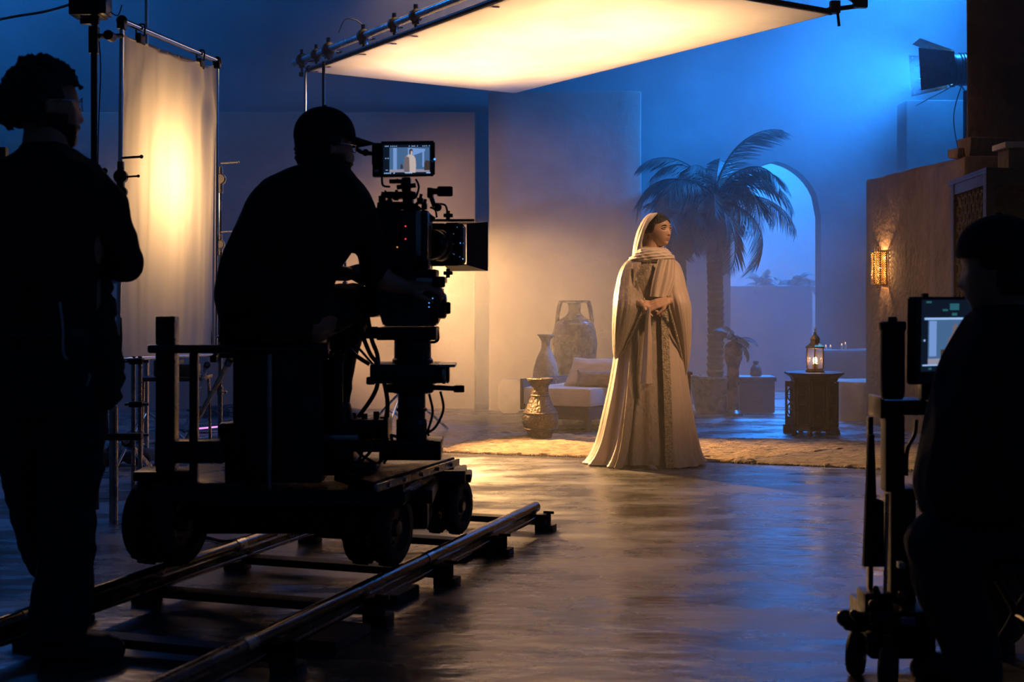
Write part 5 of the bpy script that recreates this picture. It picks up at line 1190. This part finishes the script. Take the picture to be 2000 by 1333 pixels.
# monitor on top
def emis(name, c, s=1.0): return mat(name, tuple(x*.1 for x in c), .4, emit=c, estr=s)
M['scr_blue'] = emis('screen_blue', (.055, .125, .26), 1.0); M['scr_lite'] = emis('screen_pale', (.17, .30, .62), 1.0); M['scr_dark'] = emis('screen_dark', (.004, .008, .018), 1.0)
M['scr_floor'] = emis('screen_floor', (.27, .26, .34), 1.0); M['scr_robe'] = emis('screen_robe', (.50, .41, .39), 1.0); M['scr_shade'] = emis('screen_robe_shade', (.15, .12, .13), 1.0); M['scr_hair'] = emis('screen_hair', (.05, .035, .03), 1.0)
M['scr_text'] = emis('screen_symbols', (.30, .50, .85), 1.0); M['scr_cyan'] = emis('screen_cyan', (.02, .11, .14), 1.0)
SM = ['scr_blue', 'scr_lite', 'scr_dark', 'scr_floor', 'scr_robe', 'scr_shade', 'scr_hair', 'scr_text', 'scr_cyan']
def screen(name, O_, ux, uz, polys, parent):
    """flat picture made of coloured shapes lying in the screen plane (unit square coordinates)"""
    b = BM(); nrm = ux.cross(uz).normalized(); nrm = nrm if nrm.y < 0 else -nrm
    for i, (mi, pts) in enumerate(polys):
        vs = [b.verts.new(O_ + ux*x + uz*y + nrm*(.0004 + .00025*i)) for x, y in pts]; f = b.faces.new(vs); f.material_index = mi
    return obj(name, b, SM, parent, fix=False)
def R4(x0, y0, x1, y1): return [(x0, y0), (x1, y0), (x1, y1), (x0, y1)]
mon = thing('monitor', P(792, 347, 4.98), 'small bright monitor above the film camera showing the robed woman', 'monitor')
b = BM(); A = P(752, 347, 4.98); O_ = P(742, 346, 4.98); u_ = P(850, 344, 5.02) - O_; z_ = V((0, 0, P(0, 276, 4.98).z - P(0, 346, 4.98).z)); nrm = V((-u_.y, u_.x, 0)).normalized()
plate(b, [O_, O_ + u_, O_ + u_ + z_, O_ + z_], nrm*.03); bmesh.ops.bevel(b, geom=list(b.edges), offset=.006, segments=3, affect='EDGES'); obj('housing', b, 'paint', mon)
b = BM(); pbx(b, 726, 752, 279, 322, 4.99, 5.03, .004); obj('battery_plate', b, 'black', mon); b = BM(); pbx(b, 727, 746, 320, 345, 4.985, 5.03, .005); obj('side_box', b, 'black', mon)
b = BM(); plate(b, [P(730, 336, 4.982), P(739, 336, 4.982), P(740, 331, 4.982), P(731, 331, 4.982)], (0, .002, 0)); obj('side_label', b, 'tag', mon)
b = BM(); ball(b, P(849, 311, 4.99), .004, seg=8); obj('indicator', b, 'ledb', mon)
SO = P(750, 338, 4.978); su = P(839, 337, 5.012) - SO; sz = V((0, 0, P(0, 284, 4.98).z - P(0, 338, 4.98).z))
wom = [(.44, .0), (.43, .30), (.45, .55), (.50, .62), (.54, .66), (.60, .66), (.66, .60), (.69, .50), (.70, .25), (.69, .0)]
polys = [(2, R4(-.02, -.06, 1.02, 1.02)), (0, R4(.12, .02, 1.0, .92)), (1, R4(.20, .12, .28, .90)), (1, R4(.84, .20, .88, .85)), (1, [(.52, .55), (.90, .78), (.90, .86), (.52, .90)]), (3, R4(.12, .02, 1.0, .12)), (6, [(.88, .08), (1.0, .08), (1.0, .42), (.92, .45), (.88, .35)]),
         (4, wom), (5, [(.44, .02), (.43, .30), (.45, .55), (.50, .60), (.55, .55), (.56, .02)]), (6, [(.555, .66), (.55, .82), (.58, .87), (.62, .85), (.635, .75), (.61, .66)]), (4, [(.58, .66), (.585, .78), (.615, .80), (.625, .72), (.605, .66)]), (6, [(.355, .14), (.36, .30), (.39, .32), (.42, .20), (.40, .14)])]
for x in (.02, .05, .08, .14, .18, .22, .26, .54, .60, .63, .66, .72, .84, .88, .92, .98): polys.append((7, R4(x, .945, x+.018, .975)))
for x in (.0, .04, .08, .12, .20, .46, .50, .54, .58, .92, .95, .98): polys.append((7, R4(x, -.035, x+.03, .0)))
polys += [(7, R4(.02, .50, .045, .53)), (7, R4(.07, .50, .095, .53)), (7, R4(.03, .08, .08, .10))]
screen('screen', SO, su, sz, polys, mon)
b = BM(); pbx(b, 784, 802, 346, 374, 5.0, 5.03, .006); pbx(b, 760, 800, 350, 358, 5.0, 5.03, .003); cyl(b, P(775, 366, 5.01), P(812, 362, 5.01), .009, n=10); ball(b, P(793, 362, 5.01), .02, seg=12); obj('tilt_arm', b, 'blackmetal', mon)
b = BM(); tube(b, [P(695, 290, 5.0), P(708, 298, 5.0), P(728, 300, 5.0)], .008, 8); ball(b, P(714, 298, 5.0), .014, seg=10); obj('eyepiece_arm', b, 'blackmetal', mon)
# ---------------------------------------------------------------- the crew
def cap_mesh(bm, c, yaw, s=1.0, brim=True):
    R_ = Matrix.Rotation(-yaw, 3, 'Z'); nu, nv = 40, 14; rows = []
    for j in range(nv + 1):
        la = PI/2*j/nv; rows.append([bm.verts.new(c + R_ @ (V((math.cos(la)*math.sin(2*PI*i/nu)*.088, math.cos(la)*math.cos(2*PI*i/nu)*.112 - .004, .028 + math.sin(la)**.9*.108))*s)) for i in range(nu)])
    for j in range(nv): bridge(bm, rows[j], rows[j+1])
    lo = [bm.verts.new(c + R_ @ (V((math.sin(2*PI*i/nu)*.083, math.cos(2*PI*i/nu)*.106 - .004, -.012 if math.cos(2*PI*i/nu) < .2 else .022))*s)) for i in range(nu)]; bridge(bm, lo, rows[0])
    bmesh.ops.remove_doubles(bm, verts=bm.verts, dist=.0008); ball(bm, c + R_ @ V((0, -.004, .137*s)), .008*s, (1, 1, .6), 8)
    if brim:
        n_ = 16; g = []
        for j in range(7):
            row = []
            for i in range(n_ + 1):
                a = -1.05 + 2.1*i/n_; e = j/6; r0 = .098 + e*.075*math.cos(a*.9)**.6
                row.append(c + R_ @ (V((math.sin(a)*(.083 + e*.012), (math.cos(a)*.105 + e*.072*math.cos(a)**.8), .034 - e*.020 - .020*math.sin(a)**2*(1-.3*e)))*s))
            g.append(row)
        for dz in (0, -.005):
            vv = [[bm.verts.new(p + V((0, 0, dz))) for p in row] for row in g]
            for j in range(6):
                for i in range(n_): bm.faces.new((vv[j][i], vv[j][i+1], vv[j+1][i+1], vv[j+1][i]))
    return R_
def hair_mesh(c, yaw, s, seed, z_low=-.05, thick=.012, curl=.006):
    R_ = Matrix.Rotation(-yaw, 3, 'Z'); b = BM(); ball(b, (0, 0, 0), 1, seg=56)
    dele = []
    for v_ in b.verts:
        u = v_.co.copy(); p = V((u.x*(.073+thick), u.y*((.092 if u.y > 0 else .102)+thick), u.z*(.116+thick)))
        n_ = noise.noise(p*55 + V((seed, 0, 0))); p -= u*thick*.65*max(0, u.y); p += u*curl*n_ + u*curl*.8*noise.noise(p*120)
        if u.y > .35 and p.z < .045: dele.append(v_)
        elif u.y > -.1 and p.z < .00: dele.append(v_)
        elif p.z < z_low: dele.append(v_)
        v_.co = V(c) + R_ @ (p*s)
    bmesh.ops.delete(b, geom=dele, context='VERTS'); return b
def beard_mesh(c, yaw, s):
    R_ = Matrix.Rotation(-yaw, 3, 'Z'); b = BM(); head_mesh(b, V((0, 0, 0)), 0, 0, 1.0, nu=48, nv=44); dele = []
    b.normal_update()
    for v_ in b.verts:
        p = v_.co.copy(); side = abs(p.x)
        keep = p.z < -.022 and p.y > -.012 and side < .076 and not (side < .020 and p.z > -.072) and not (p.z > -.045 and p.y > .055)
        if not keep: dele.append(v_)
        n_ = V((p.x, p.y, min(0, p.z)*.8)).normalized(); v_.co = V(c) + R_ @ ((p + n_*(.007 + .004*noise.noise(p*90)))*s)
    bmesh.ops.delete(b, geom=dele, context='VERTS'); return b
def glasses(c, R_, s, parent):
    b = BM()
    for sg in (-1, 1):
        pts = [c + R_ @ (V((sg*(.031 + .023*math.cos(a)), .098 - .008*abs(math.cos(a)), .008 + .019*math.sin(a)))*s) for a in [2*PI*k/14 for k in range(15)]]; tube(b, pts, .0018, 5, 0)
        tube(b, [c + R_ @ (V((sg*.054, .092, .012))*s), c + R_ @ (V((sg*.074, .05, .012))*s), c + R_ @ (V((sg*.079, -.01, .008))*s)], .0018, 5, 3)
    obj('glasses', b, 'chrome', parent)
# standing man
MY = 4.0
def Mp(px, py, dy=0.0): q = P(px, py, MY); return V((q.x, MY + dy, q.z))
man = thing('person', (Mp(110, 0).x, MY, 0), 'standing man in black shirt and dark jeans with tool pouch, seen from behind', 'person')
hc = Mp(88, 208); YW = math.radians(62)
b = BM(); Rm = head_mesh(b, hc, YW, .0, 1.07, nu=48, nv=40)
limb(b, [Mp(90, 255), Mp(88, 310)], [.064, .072]); ball(b, Mp(88, 460), .20, (.95, .55, .9), 18); ball(b, Mp(98, 600), .18, (.9, .6, 1.2), 18)
limb(b, [Mp(178, 372), Mp(214, 500, .05), Mp(228, 522, .08), Mp(165, 532, .24)], [.052, .046, .044, .034])
limb(b, [Mp(-18, 365), Mp(-48, 500, .05), Mp(-40, 540, .1), Mp(60, 520, .24)], [.062, .050, .046, .034])
limb(b, [Mp(140, 680), Mp(134, 960, .02), Mp(122, 1225, -.02)], [.095, .062, .045]); limb(b, [Mp(50, 680), Mp(30, 950, .15), Mp(12, 1150, .42)], [.095, .062, .045])
hand_vol(b, Mp(172, 530, .24), (-1, .25, .05), (0, -.6, -.5), 1, 1.05, .6); hand_vol(b, Mp(60, 520, .24), (1, .2, .05), (0, -.6, -.5), -1, 1.05, .6)
b = remesh(b, .008, 1); obj('body', b, 'skin', man, ang=180)
obj('hair', hair_mesh(hc + V((0, 0, .006)), YW, 1.12, 3, -.072, .018, .013), 'hair', man, ang=180)
obj('beard', beard_mesh(hc, YW, 1.07), 'hair', man, ang=180); glasses(hc, Rm, 1.07, man)
b = BM(); loft(b, [(284, 50, 128, .075), (300, 36, 150, .10), (322, 4, 182, .125), (350, -24, 212, .14), (400, -24, 214, .155), (470, -12, 196, .16), (540, -2, 190, .155), (620, 0, 196, .155), (672, -2, 202, .16)], MY, n=40, k=30, sq=2.3)
limb(b, [Mp(160, 362), Mp(196, 400, .01), Mp(210, 450, .03), Mp(222, 498, .06), Mp(226, 512, .08)], [.078, .074, .066, .062, .058]); limb(b, [Mp(-8, 352), Mp(-40, 435, .02), Mp(-50, 520, .07)], [.074, .072, .064])
b = remesh(b, .009, 2, .008, 7); obj('shirt', b, 'shirt', man, ang=180)
b = BM(); lathe(b, Mp(227, 508, .07), [(.050, -.02), (.060, -.012), (.060, .012), (.050, .02)], axis=(-.35, .9, -.5), n=20); obj('rolled_cuff', b, 'shirt', man)
b = BM(); loft(b, [(282, 46, 132, .07), (290, 40, 138, .082), (300, 40, 142, .088)], MY, n=30, k=6); obj('collar', b, 'shirt', man)
b = BM(); loft(b, [(655, -2, 204, .15), (700, -4, 210, .155), (760, -2, 212, .15), (800, 2, 208, .14)], MY, n=30, k=12, sq=2.3)
limb(b, [Mp(142, 760), Mp(140, 900), Mp(132, 1000, .01), Mp(126, 1110), Mp(122, 1210, -.02)], [.108, .092, .084, .080, .086])
limb(b, [Mp(52, 760), Mp(32, 900, .1), Mp(20, 980, .18), Mp(8, 1080, .30), Mp(0, 1150, .42)], [.105, .085, .074, .066, .066])
b = remesh(b, .009, 2, .010, 6, (1, 1, 1.2)); obj('jeans', b, 'jeans', man, ang=180)
b = BM(); loft(b, [(640, -3, 203, .163), (655, -3, 204, .165)], MY, n=36, k=3, sq=2.3); obj('belt', b, 'black', man)
def boot(parent, heel, toe, h):
    b = BM(); heel = V(heel); toe = V(toe); d = (toe-heel).normalized(); L = (toe-heel).length
    limb(b, [heel + V((0, 0, .055)), heel + d*L*.45 + V((0, 0, .055)), heel + d*L*.8 + V((0, 0, .046)), toe + V((0, 0, .040))], [.050, .052, .050, .038], 12); limb(b, [heel + d*.02 + V((0, 0, .06)), heel + d*.01 + V((0, 0, h))], [.050, .054], 12)
    b = remesh(b, .007, 2)
    for v_ in b.verts: v_.co.z = max(v_.co.z, heel.z + .018)
    o = obj('boot', b, 'black', parent, ang=180)
    b = BM(); u = V((d.y, -d.x, 0)); pts = []
    for s, w_ in ((-.16, .030), (-.1, .045), (.3, .045), (.7, .052), (1.0, .038), (1.1, .015)): pts.append((s, w_))
    pl = [heel + d*L*s + u*w_ for s, w_ in pts] + [heel + d*L*s - u*w_ for s, w_ in pts[::-1]]
    prism(b, [(p.x, p.y) for p in pl], heel.z + .002, heel.z + .026); obj('sole', b, 'rubber', o)
    b = BM()
    for k in range(4): tube(b, [heel + d*L*(.30+.11*k) + u*.022 + V((0, 0, .108-.011*k)), heel + d*L*(.34+.11*k) + V((0, 0, .116-.011*k)), heel + d*L*(.30+.11*k) - u*.022 + V((0, 0, .108-.011*k))], .003, 5, 3)
    obj('laces', b, 'shirt', o)
h0 = G(96, 1308); boot(man, (h0.x, h0.y, 0), (h0.x + .17, h0.y + .07, 0), .14); h1 = V((Mp(-6, 0).x, 4.42, 0)); boot(man, h1, (h1.x + .08, h1.y + .17, 0), .14)
pc = Mp(205, 690, -.03); t = thing('tool_pouch', pc, 'bulging dark tool pouch with gloves hanging on the hip of the standing man', 'pouch')
b = BM(); limb(b, [Mp(192, 590, .03), Mp(196, 640, -.02), Mp(206, 700, -.03), Mp(214, 770, -.03)], [.030, .045, .058, .042]); ball(b, Mp(222, 740, -.02), .045, (.8, .8, 1.3)); ball(b, Mp(190, 560, .06), .035); b = remesh(b, .006, 1, .010, 16, (1, 1, 1)); obj('pouch_body', b, 'khaki', t, ang=180)
for k, (x, y) in enumerate(((200, 560), (212, 590), (206, 620))):
    b = BM(); limb(b, [Mp(x, y, .02), Mp(x+8, y+22, 0)], [.018, .014], 8); obj('glove_finger', b, 'khaki', t)
b = BM(); plate(b, [Mp(166, 708, -.10), Mp(174, 706, -.10), Mp(168, 738, -.105), Mp(161, 737, -.105)], (0, .004, 0)); obj('clip', b, 'tag', t)
b = BM(); ps = [Mp(186, 724, -.105), Mp(198, 730, -.105), Mp(190, 750, -.105), Mp(178, 744, -.105)]
for i in range(4): cyl(b, ps[i], ps[(i+1) % 4], .004, n=6)
obj('buckle', b, 'tag', t)
b = BM(); tube(b, [Mp(152, 590, -.16), Mp(160, 640, -.17), Mp(158, 690, -.15), Mp(170, 710, -.11)], .004, 6); obj('lanyard', b, 'tag', t)
# camera operator
OY = 4.86
def Op(px, py, dy=0.0): q = P(px, py, OY); return V((q.x, OY + dy, q.z))
op = thing('person', Op(540, 665), 'seated camera operator in black shirt, cap and glasses on the dolly', 'person')
hc = Op(637, 288, .02); YW = math.radians(66)
b = BM(); Ro = head_mesh(b, hc, YW, -.05, 1.02, nu=48, nv=40); limb(b, [Op(634, 318, .02), Op(622, 350)], [.060, .070]); ball(b, Op(600, 440), .19, (.95, .6, 1.1), 18); ball(b, Op(545, 590), .17, (1, .7, 1.1), 18)
limb(b, [Op(690, 395, .02), Op(733, 520, .06), Op(742, 545, .06), Op(782, 560, .10)], [.058, .046, .042, .030]); limb(b, [Op(525, 420), Op(540, 520, .26), Op(655, 532, .32)], [.058, .042, .030])
hand_vol(b, Op(784, 561, .10), (.92, .1, .12), (.15, .5, -.85), -1, 1.02, .75); hand_vol(b, Op(655, 532, .32), (.9, .3, .2), (.1, .6, -.6), -1, 1.0, .8)
limb(b, [Op(600, 632, .0), Op(682, 600, .26), Op(660, 700, .22), Op(650, 800, .16)], [.085, .06, .045, .035]); limb(b, [Op(500, 632, .0), Op(600, 600, .34), Op(590, 700, .3), Op(585, 800, .26)], [.085, .06, .045, .035])
b = remesh(b, .0075, 1); obj('body', b, 'skin', op, ang=180)
obj('hair', hair_mesh(hc, YW, 1.03, 8, -.080, .012, .012), 'hair', op, ang=180)
b = BM()
for x_, y_, r_ in ((592, 284, .018), (586, 296, .016), (594, 304, .020), (600, 312, .016), (602, 290, .026)): ball(b, Op(x_, y_, .0), r_, (1, 1, 1.1), 14)
for v_ in b.verts: v_.co += V((noise.noise(v_.co*60), noise.noise(v_.co*61), noise.noise(v_.co*62)))*.02
obj('hair_curl', b, 'hair', op, ang=180)
b = BM(); cap_mesh(b, hc + V((-.004, 0, .012)), YW, 1.03); obj('cap', b, 'shirt', op, ang=60); glasses(hc, Ro, 1.03, op)
obj('beard', beard_mesh(hc, YW, 1.02), 'hair', op, ang=180)
b = BM(); loft(b, [(316, 600, 664, .07), (330, 566, 680, .10), (350, 528, 700, .125), (378, 498, 716, .14), (412, 478, 722, .15), (455, 460, 706, .155), (500, 440, 682, .16), (540, 430, 656, .16), (575, 424, 640, .165), (610, 427, 632, .16), (645, 441, 622, .14)], OY, n=44, k=40, sq=2.3)
limb(b, [Op(686, 390, .0), Op(705, 440, .02), Op(722, 495, .05), Op(728, 532, .06)], [.066, .064, .060, .056]); limb(b, [Op(530, 412), Op(545, 515, .24), Op(600, 530, .30)], [.066, .056, .046])
b = remesh(b, .009, 2, .010, 7); obj('shirt', b, 'shirt', op, ang=180)
b = BM(); loft(b, [(314, 598, 668, .066), (322, 588, 674, .078), (334, 584, 676, .08)], OY, n=30, k=6); obj('collar', b, 'shirt', op)
b = BM(); loft(b, [(590, 432, 630, .15), (620, 434, 628, .16), (655, 444, 622, .15)], OY, n=30, k=8)
limb(b, [Op(590, 622, .0), Op(640, 604, .12), Op(676, 592, .24)], [.096, .084, .072]); limb(b, [Op(676, 596, .24), Op(664, 640, .22), Op(652, 690, .2), Op(646, 790, .16)], [.070, .056, .048, .046]); limb(b, [Op(505, 622), Op(600, 604, .32), Op(590, 700, .3), Op(585, 790, .26)], [.096, .072, .052, .046])
b = remesh(b, .009, 2, .010, 7, (1, 1, 1)); obj('trousers', b, 'khaki', op, ang=180)
for x, dy in ((648, .14), (588, .24)):
    c = Op(x, 822, dy); zf = Op(0, 812).z - .09; boot(op, (c.x, c.y, zf), (c.x + .05, c.y + .18, zf), .10)
b = BM(); pillow(b, Op(470, 640, -.08), .13, .10, .06, Matrix(), 10); obj('hip_pack', b, 'shirt', op, ang=80)
# seated man with the preview screen
QY = 3.7
def Qp(px, py, dy=0.0): q = P(px, py, QY); return V((q.x, QY + dy, q.z))
sm = thing('person', Qp(2030, 1100), 'seated man in black cap and jacket watching the preview screen', 'person')
hc = Qp(1948, 528); YW = math.radians(-60)
b = BM(); Rq = head_mesh(b, hc, YW, -.10, 1.03, nu=48, nv=40); limb(b, [Qp(1962, 570), Qp(1985, 640)], [.062, .072]); ball(b, Qp(1980, 790), .19, (.95, .75, 1.3), 18); ball(b, Qp(2010, 980), .18, (1, .8, .9), 18)
limb(b, [Qp(1885, 730, .0), Qp(1860, 900, .0), Qp(1900, 960, .22)], [.06, .045, .03]); limb(b, [Qp(2090, 730), Qp(2110, 900), Qp(2000, 960, .25)], [.06, .045, .03])
hand_vol(b, Qp(1900, 960, .22), (.4, .8, -.1), (.2, .1, -.9), 1, 1.0, .8); hand_vol(b, Qp(2000, 960, .25), (-.4, .8, -.1), (.1, .1, -.9), -1, 1.0, .8)
limb(b, [Qp(2010, 1020), Qp(1836, 1055, -.02), Qp(1908, 1260, .0), Qp(1918, 1340, .02)], [.085, .062, .045, .04]); limb(b, [Qp(2050, 1020), Qp(2060, 1060, .4), Qp(2070, 1300, .45)], [.085, .062, .04])
b = remesh(b, .008, 1); obj('body', b, 'skin', sm, ang=180)
obj('hair', hair_mesh(hc, YW, 1.04, 5, -.07, .010, .008), 'hair', sm, ang=180); b = BM(); cap_mesh(b, hc + V((0, 0, .012)), YW, 1.05, brim=False)
n_ = 0; obj('cap', b, 'shirt', sm, ang=60)
b = BM(); loft(b, [(600, 1915, 2030, .08), (625, 1895, 2060, .11), (660, 1872, 2090, .14), (700, 1851, 2108, .16), (780, 1828, 2120, .175), (880, 1808, 2125, .18), (950, 1797, 2125, .18), (1000, 1806, 2120, .17)], QY, n=44, k=30, sq=2.4)
limb(b, [Qp(1888, 740), Qp(1862, 880, .0), Qp(1868, 940, .1)], [.075, .070, .055]); limb(b, [Qp(2090, 740), Qp(2100, 900, .05)], [.075, .070])
b = remesh(b, .009, 2, .011, 6); obj('jacket', b, 'shirt', sm, ang=180)
b = BM(); loft(b, [(596, 1912, 2032, .075), (612, 1902, 2045, .09), (630, 1900, 2050, .095)], QY, n=30, k=6); obj('collar', b, 'shirt', sm)
b = BM(); limb(b, [Qp(2030, 1030), Qp(1930, 1050, -.02), Qp(1838, 1062, -.02)], [.115, .110, .100]); limb(b, [Qp(1838, 1062, -.02), Qp(1850, 1130, -.01), Qp(1880, 1220, .0), Qp(1906, 1310, .01)], [.100, .092, .080, .074]); limb(b, [Qp(2050, 1030), Qp(2060, 1060, .4), Qp(2070, 1290, .45)], [.115, .095, .07]); ball(b, Qp(2040, 1010), .17, (1, .9, .8), 14)
b = remesh(b, .009, 2, .010, 6, (1, 1, 1)); obj('jeans', b, 'jeans', sm, ang=180)
h0 = V((Qp(1912, 0).x, QY, 0)); boot(sm, (h0.x, h0.y, 0), (h0.x - .12, h0.y + .12, 0), .13); h0 = V((Qp(2070, 0).x, QY + .45, 0)); boot(sm, h0, (h0.x - .08, h0.y + .16, 0), .13)
st = thing('folding_stool', (Qp(2020, 0).x, QY, 0), 'black folding stool with crossed bars under the seated man', 'stool')
zs = Qp(0, 1075).z - .02; xa, xb = Qp(1945, 0).x, Qp(2100, 0).x
b = BM(); box(b, ((xa+xb)/2, QY, zs), (xb-xa+.1, .34, .03), bev=.01); obj('seat', b, 'black', st)
for dy in (-.14, .14):
    for p, q in (((xa, zs), (xb, 0)), ((xb, zs), (xa, 0))):
        b = BM(); cyl(b, (p[0], QY+dy, p[1]), (q[0], QY+dy, .01), .012, n=8); obj('leg', b, 'blackmetal', st)
for x, z in ((xa, .02), (xb, .02), ((xa+xb)/2, zs/2)):
    b = BM(); cyl(b, (x, QY-.15, z), (x, QY+.15, z), .010, n=8); obj('crossbar', b, 'blackmetal', st)
# ---------------------------------------------------------------- preview cart
KY = 3.95
kt = thing('monitor_cart', (P(1745, 0, KY).x, KY, 0), 'dark wheeled monitor cart with column and small tray beside the seated man', 'cart')
pbox('tray', 1724, 1812, 782, 812, 3.97, 4.1, 'paint', kt, .006); pbox('tray_lip', 1720, 1728, 776, 818, 3.96, 4.1, 'blackmetal', kt); pbox('column', 1730, 1768, 812, 962, 3.97, 4.03, 'black', kt)
pbox('column', 1740, 1790, 955, 1200, 3.97, 4.05, 'black', kt); b = BM(); cyl(b, P(1733, 965, 3.92), P(1728, 1198, 3.92), .006, n=8); obj('edge_tube', b, 'steel', kt)
pbox('side_leg', 1697, 1706, 815, 1200, 3.93, 3.96, 'blackmetal', kt, .002)
b = BM(); plate(b, [P(1698, 850, 3.9), P(1708, 850, 3.9), P(1712, 975, 3.9), P(1727, 980, 3.9), P(1727, 1108, 3.9), P(1687, 1108, 3.9), P(1692, 980, 3.9)], (0, .02, 0)); obj('hanging_flag', b, 'shirt', kt)
pbox('connector_box', 1756, 1768, 1100, 1112, 3.90, 3.93, 'tag', kt, .002)
def wheelx(c, r, w_, parent, nm='wheel'):
    b = BM(); lathe(b, c, [(r*.3, -w_*.5), (r*.85, -w_*.5), (r, -w_*.3), (r, w_*.3), (r*.85, w_*.5), (r*.3, w_*.5)], axis=(.9, -.4, 0), n=28); o = obj(nm, b, 'rubber', parent)
    b = BM(); lathe(b, V(c), [(r*.2, -w_*.6), (r*.28, -w_*.55), (r*.28, w_*.55), (r*.2, w_*.6)], axis=(.9, -.4, 0), n=16); obj('hub', b, 'steel', o)
for x, y, Y, r in ((1672, 1292, 3.9, .062), (1800, 1262, 4.1, .055), (1735, 1316, 3.75, .062)):
    zc = r; c = P(x, 0, Y); wheelx(V((c.x, Y, zc)), r, .045, kt)
    b = BM(); cyl(b, (c.x, Y, zc), (c.x, Y, zc + r*1.5), .014, n=8); obj('caster_fork', b, 'blackmetal', kt)
b = BM(); cyl(b, P(1655, 1212, 3.9), P(1745, 1222, 3.95), .030, n=14); ball(b, P(1650, 1208, 3.9), .026, seg=10); obj('base_tube', b, 'paint', kt)
pbox('base_box', 1700, 1830, 1195, 1290, 3.85, 4.1, 'blackmetal', kt, .012); pbox('base_bracket', 1690, 1745, 1160, 1205, 3.88, 3.98, 'blackmetal', kt)
hcyl('drum', 1690, 1725, 1255, 22, 3.82, 'blackmetal', kt, 20)
for x, y, r in ((1668, 1200, 9), (1704, 1180, 8), (1710, 1150, 6), (1757, 1160, 4), (1706, 1225, 7)):
    b = BM(); ball(b, P(x, y, 3.83), r*3.83/FPX, seg=10); cyl(b, P(x, y, 3.83), P(x+8, y+22, 3.9), .010, n=8); obj('adjuster', b, 'brass' if x == 1757 else 'blackmetal', kt)
b = BM(); pbx(b, 1762, 1788, 1208, 1222, 3.82, 3.84, .002); obj('rag', b, mat('lilac_cloth', (.20, .17, .42), .8, 0, .2, 20), kt)
b = BM(); tube(b, [P(1790, 820, 4.0), P(1786, 850, 4.0), P(1772, 880, 3.98), P(1770, 930, 3.97)], .006, 6); obj('lead', b, 'cable', kt)
can = thing('battery_tube', P(1743, 775, KY), 'upright black cylinder with top knob standing on the monitor cart tray', 'cylinder')
b = BM(); s = KY/FPX; z0 = P(0, 780, KY).z; hh = P(0, 628, KY).z - z0; lathe(b, (P(1743, 0, KY).x, KY, z0), [(.030, 0), (.034, .01), (.036, .03), (.036, hh-.03), (.040, hh-.022), (.040, hh-.004), (.036, hh)], n=28); obj('tube_body', b, 'black', can)
b = BM(); lathe(b, (P(1743, 0, KY).x, KY, z0+hh), [(.014, 0), (.014, .008), (.011, .014)], n=14); obj('knob', b, 'black', can)
ms = thing('preview_monitor', P(1840, 770, 3.95), 'blue glowing preview monitor in front of the seated man', 'monitor')
b = BM(); O_ = P(1785, 752, 3.93); u_ = P(1905, 745, 4.05) - O_; u_.z = 0; z_ = V((.004, 0, P(0, 580, 3.93).z - P(0, 752, 3.93).z)); nrm = V((-u_.y, u_.x, 0)).normalized()
plate(b, [O_, O_ + u_, O_ + u_ + z_, O_ + z_], nrm*.035); bmesh.ops.bevel(b, geom=list(b.edges), offset=.005, segments=2, affect='EDGES'); obj('housing', b, 'paint', ms)
b = BM(); pbx(b, 1803, 1814, 573, 581, 3.94, 3.97, .002); obj('tally_block', b, 'black', ms); pbox('bracket', 1800, 1826, 748, 782, 3.96, 4.0, 'blackmetal', ms)
SO = O_ + u_*.12 + z_*.21 - nrm*.002; su = u_*.84; sz = z_*.54
q_ = [(2, R4(-.03, -.12, 1.03, 1.40)), (0, R4(.10, .03, 1.0, .97)), (1, R4(.12, .2, .26, .95)), (3, R4(.10, .03, 1.0, .15)), (6, R4(.34, .12, .48, .34)), (5, [(.44, .03), (.44, .38), (.50, .60), (.56, .66), (.57, .82), (.61, .90), (.66, .86), (.68, .68), (.76, .60), (.80, .40), (.82, .03)]), (4, [(.44, .03), (.44, .36), (.47, .45), (.49, .03)]), (4, [(.62, .62), (.66, .84), (.69, .66), (.72, .40), (.68, .30)]),
      (7, R4(.02, .975, 1.02, 1.02)), (7, R4(-.01, .0, .5, .03)), (8, R4(.50, 1.18, .68, 1.32)), (8, R4(.54, 1.06, .64, 1.12)), (8, R4(.36, 1.16, .46, 1.20)), (8, R4(.10, -.08, .16, -.04)), (8, R4(.30, -.08, .46, -.045)), (7, R4(.0, .52, .03, .56)), (8, R4(.04, 1.33, .14, 1.37))]
screen('screen', SO, su, sz, q_, ms)
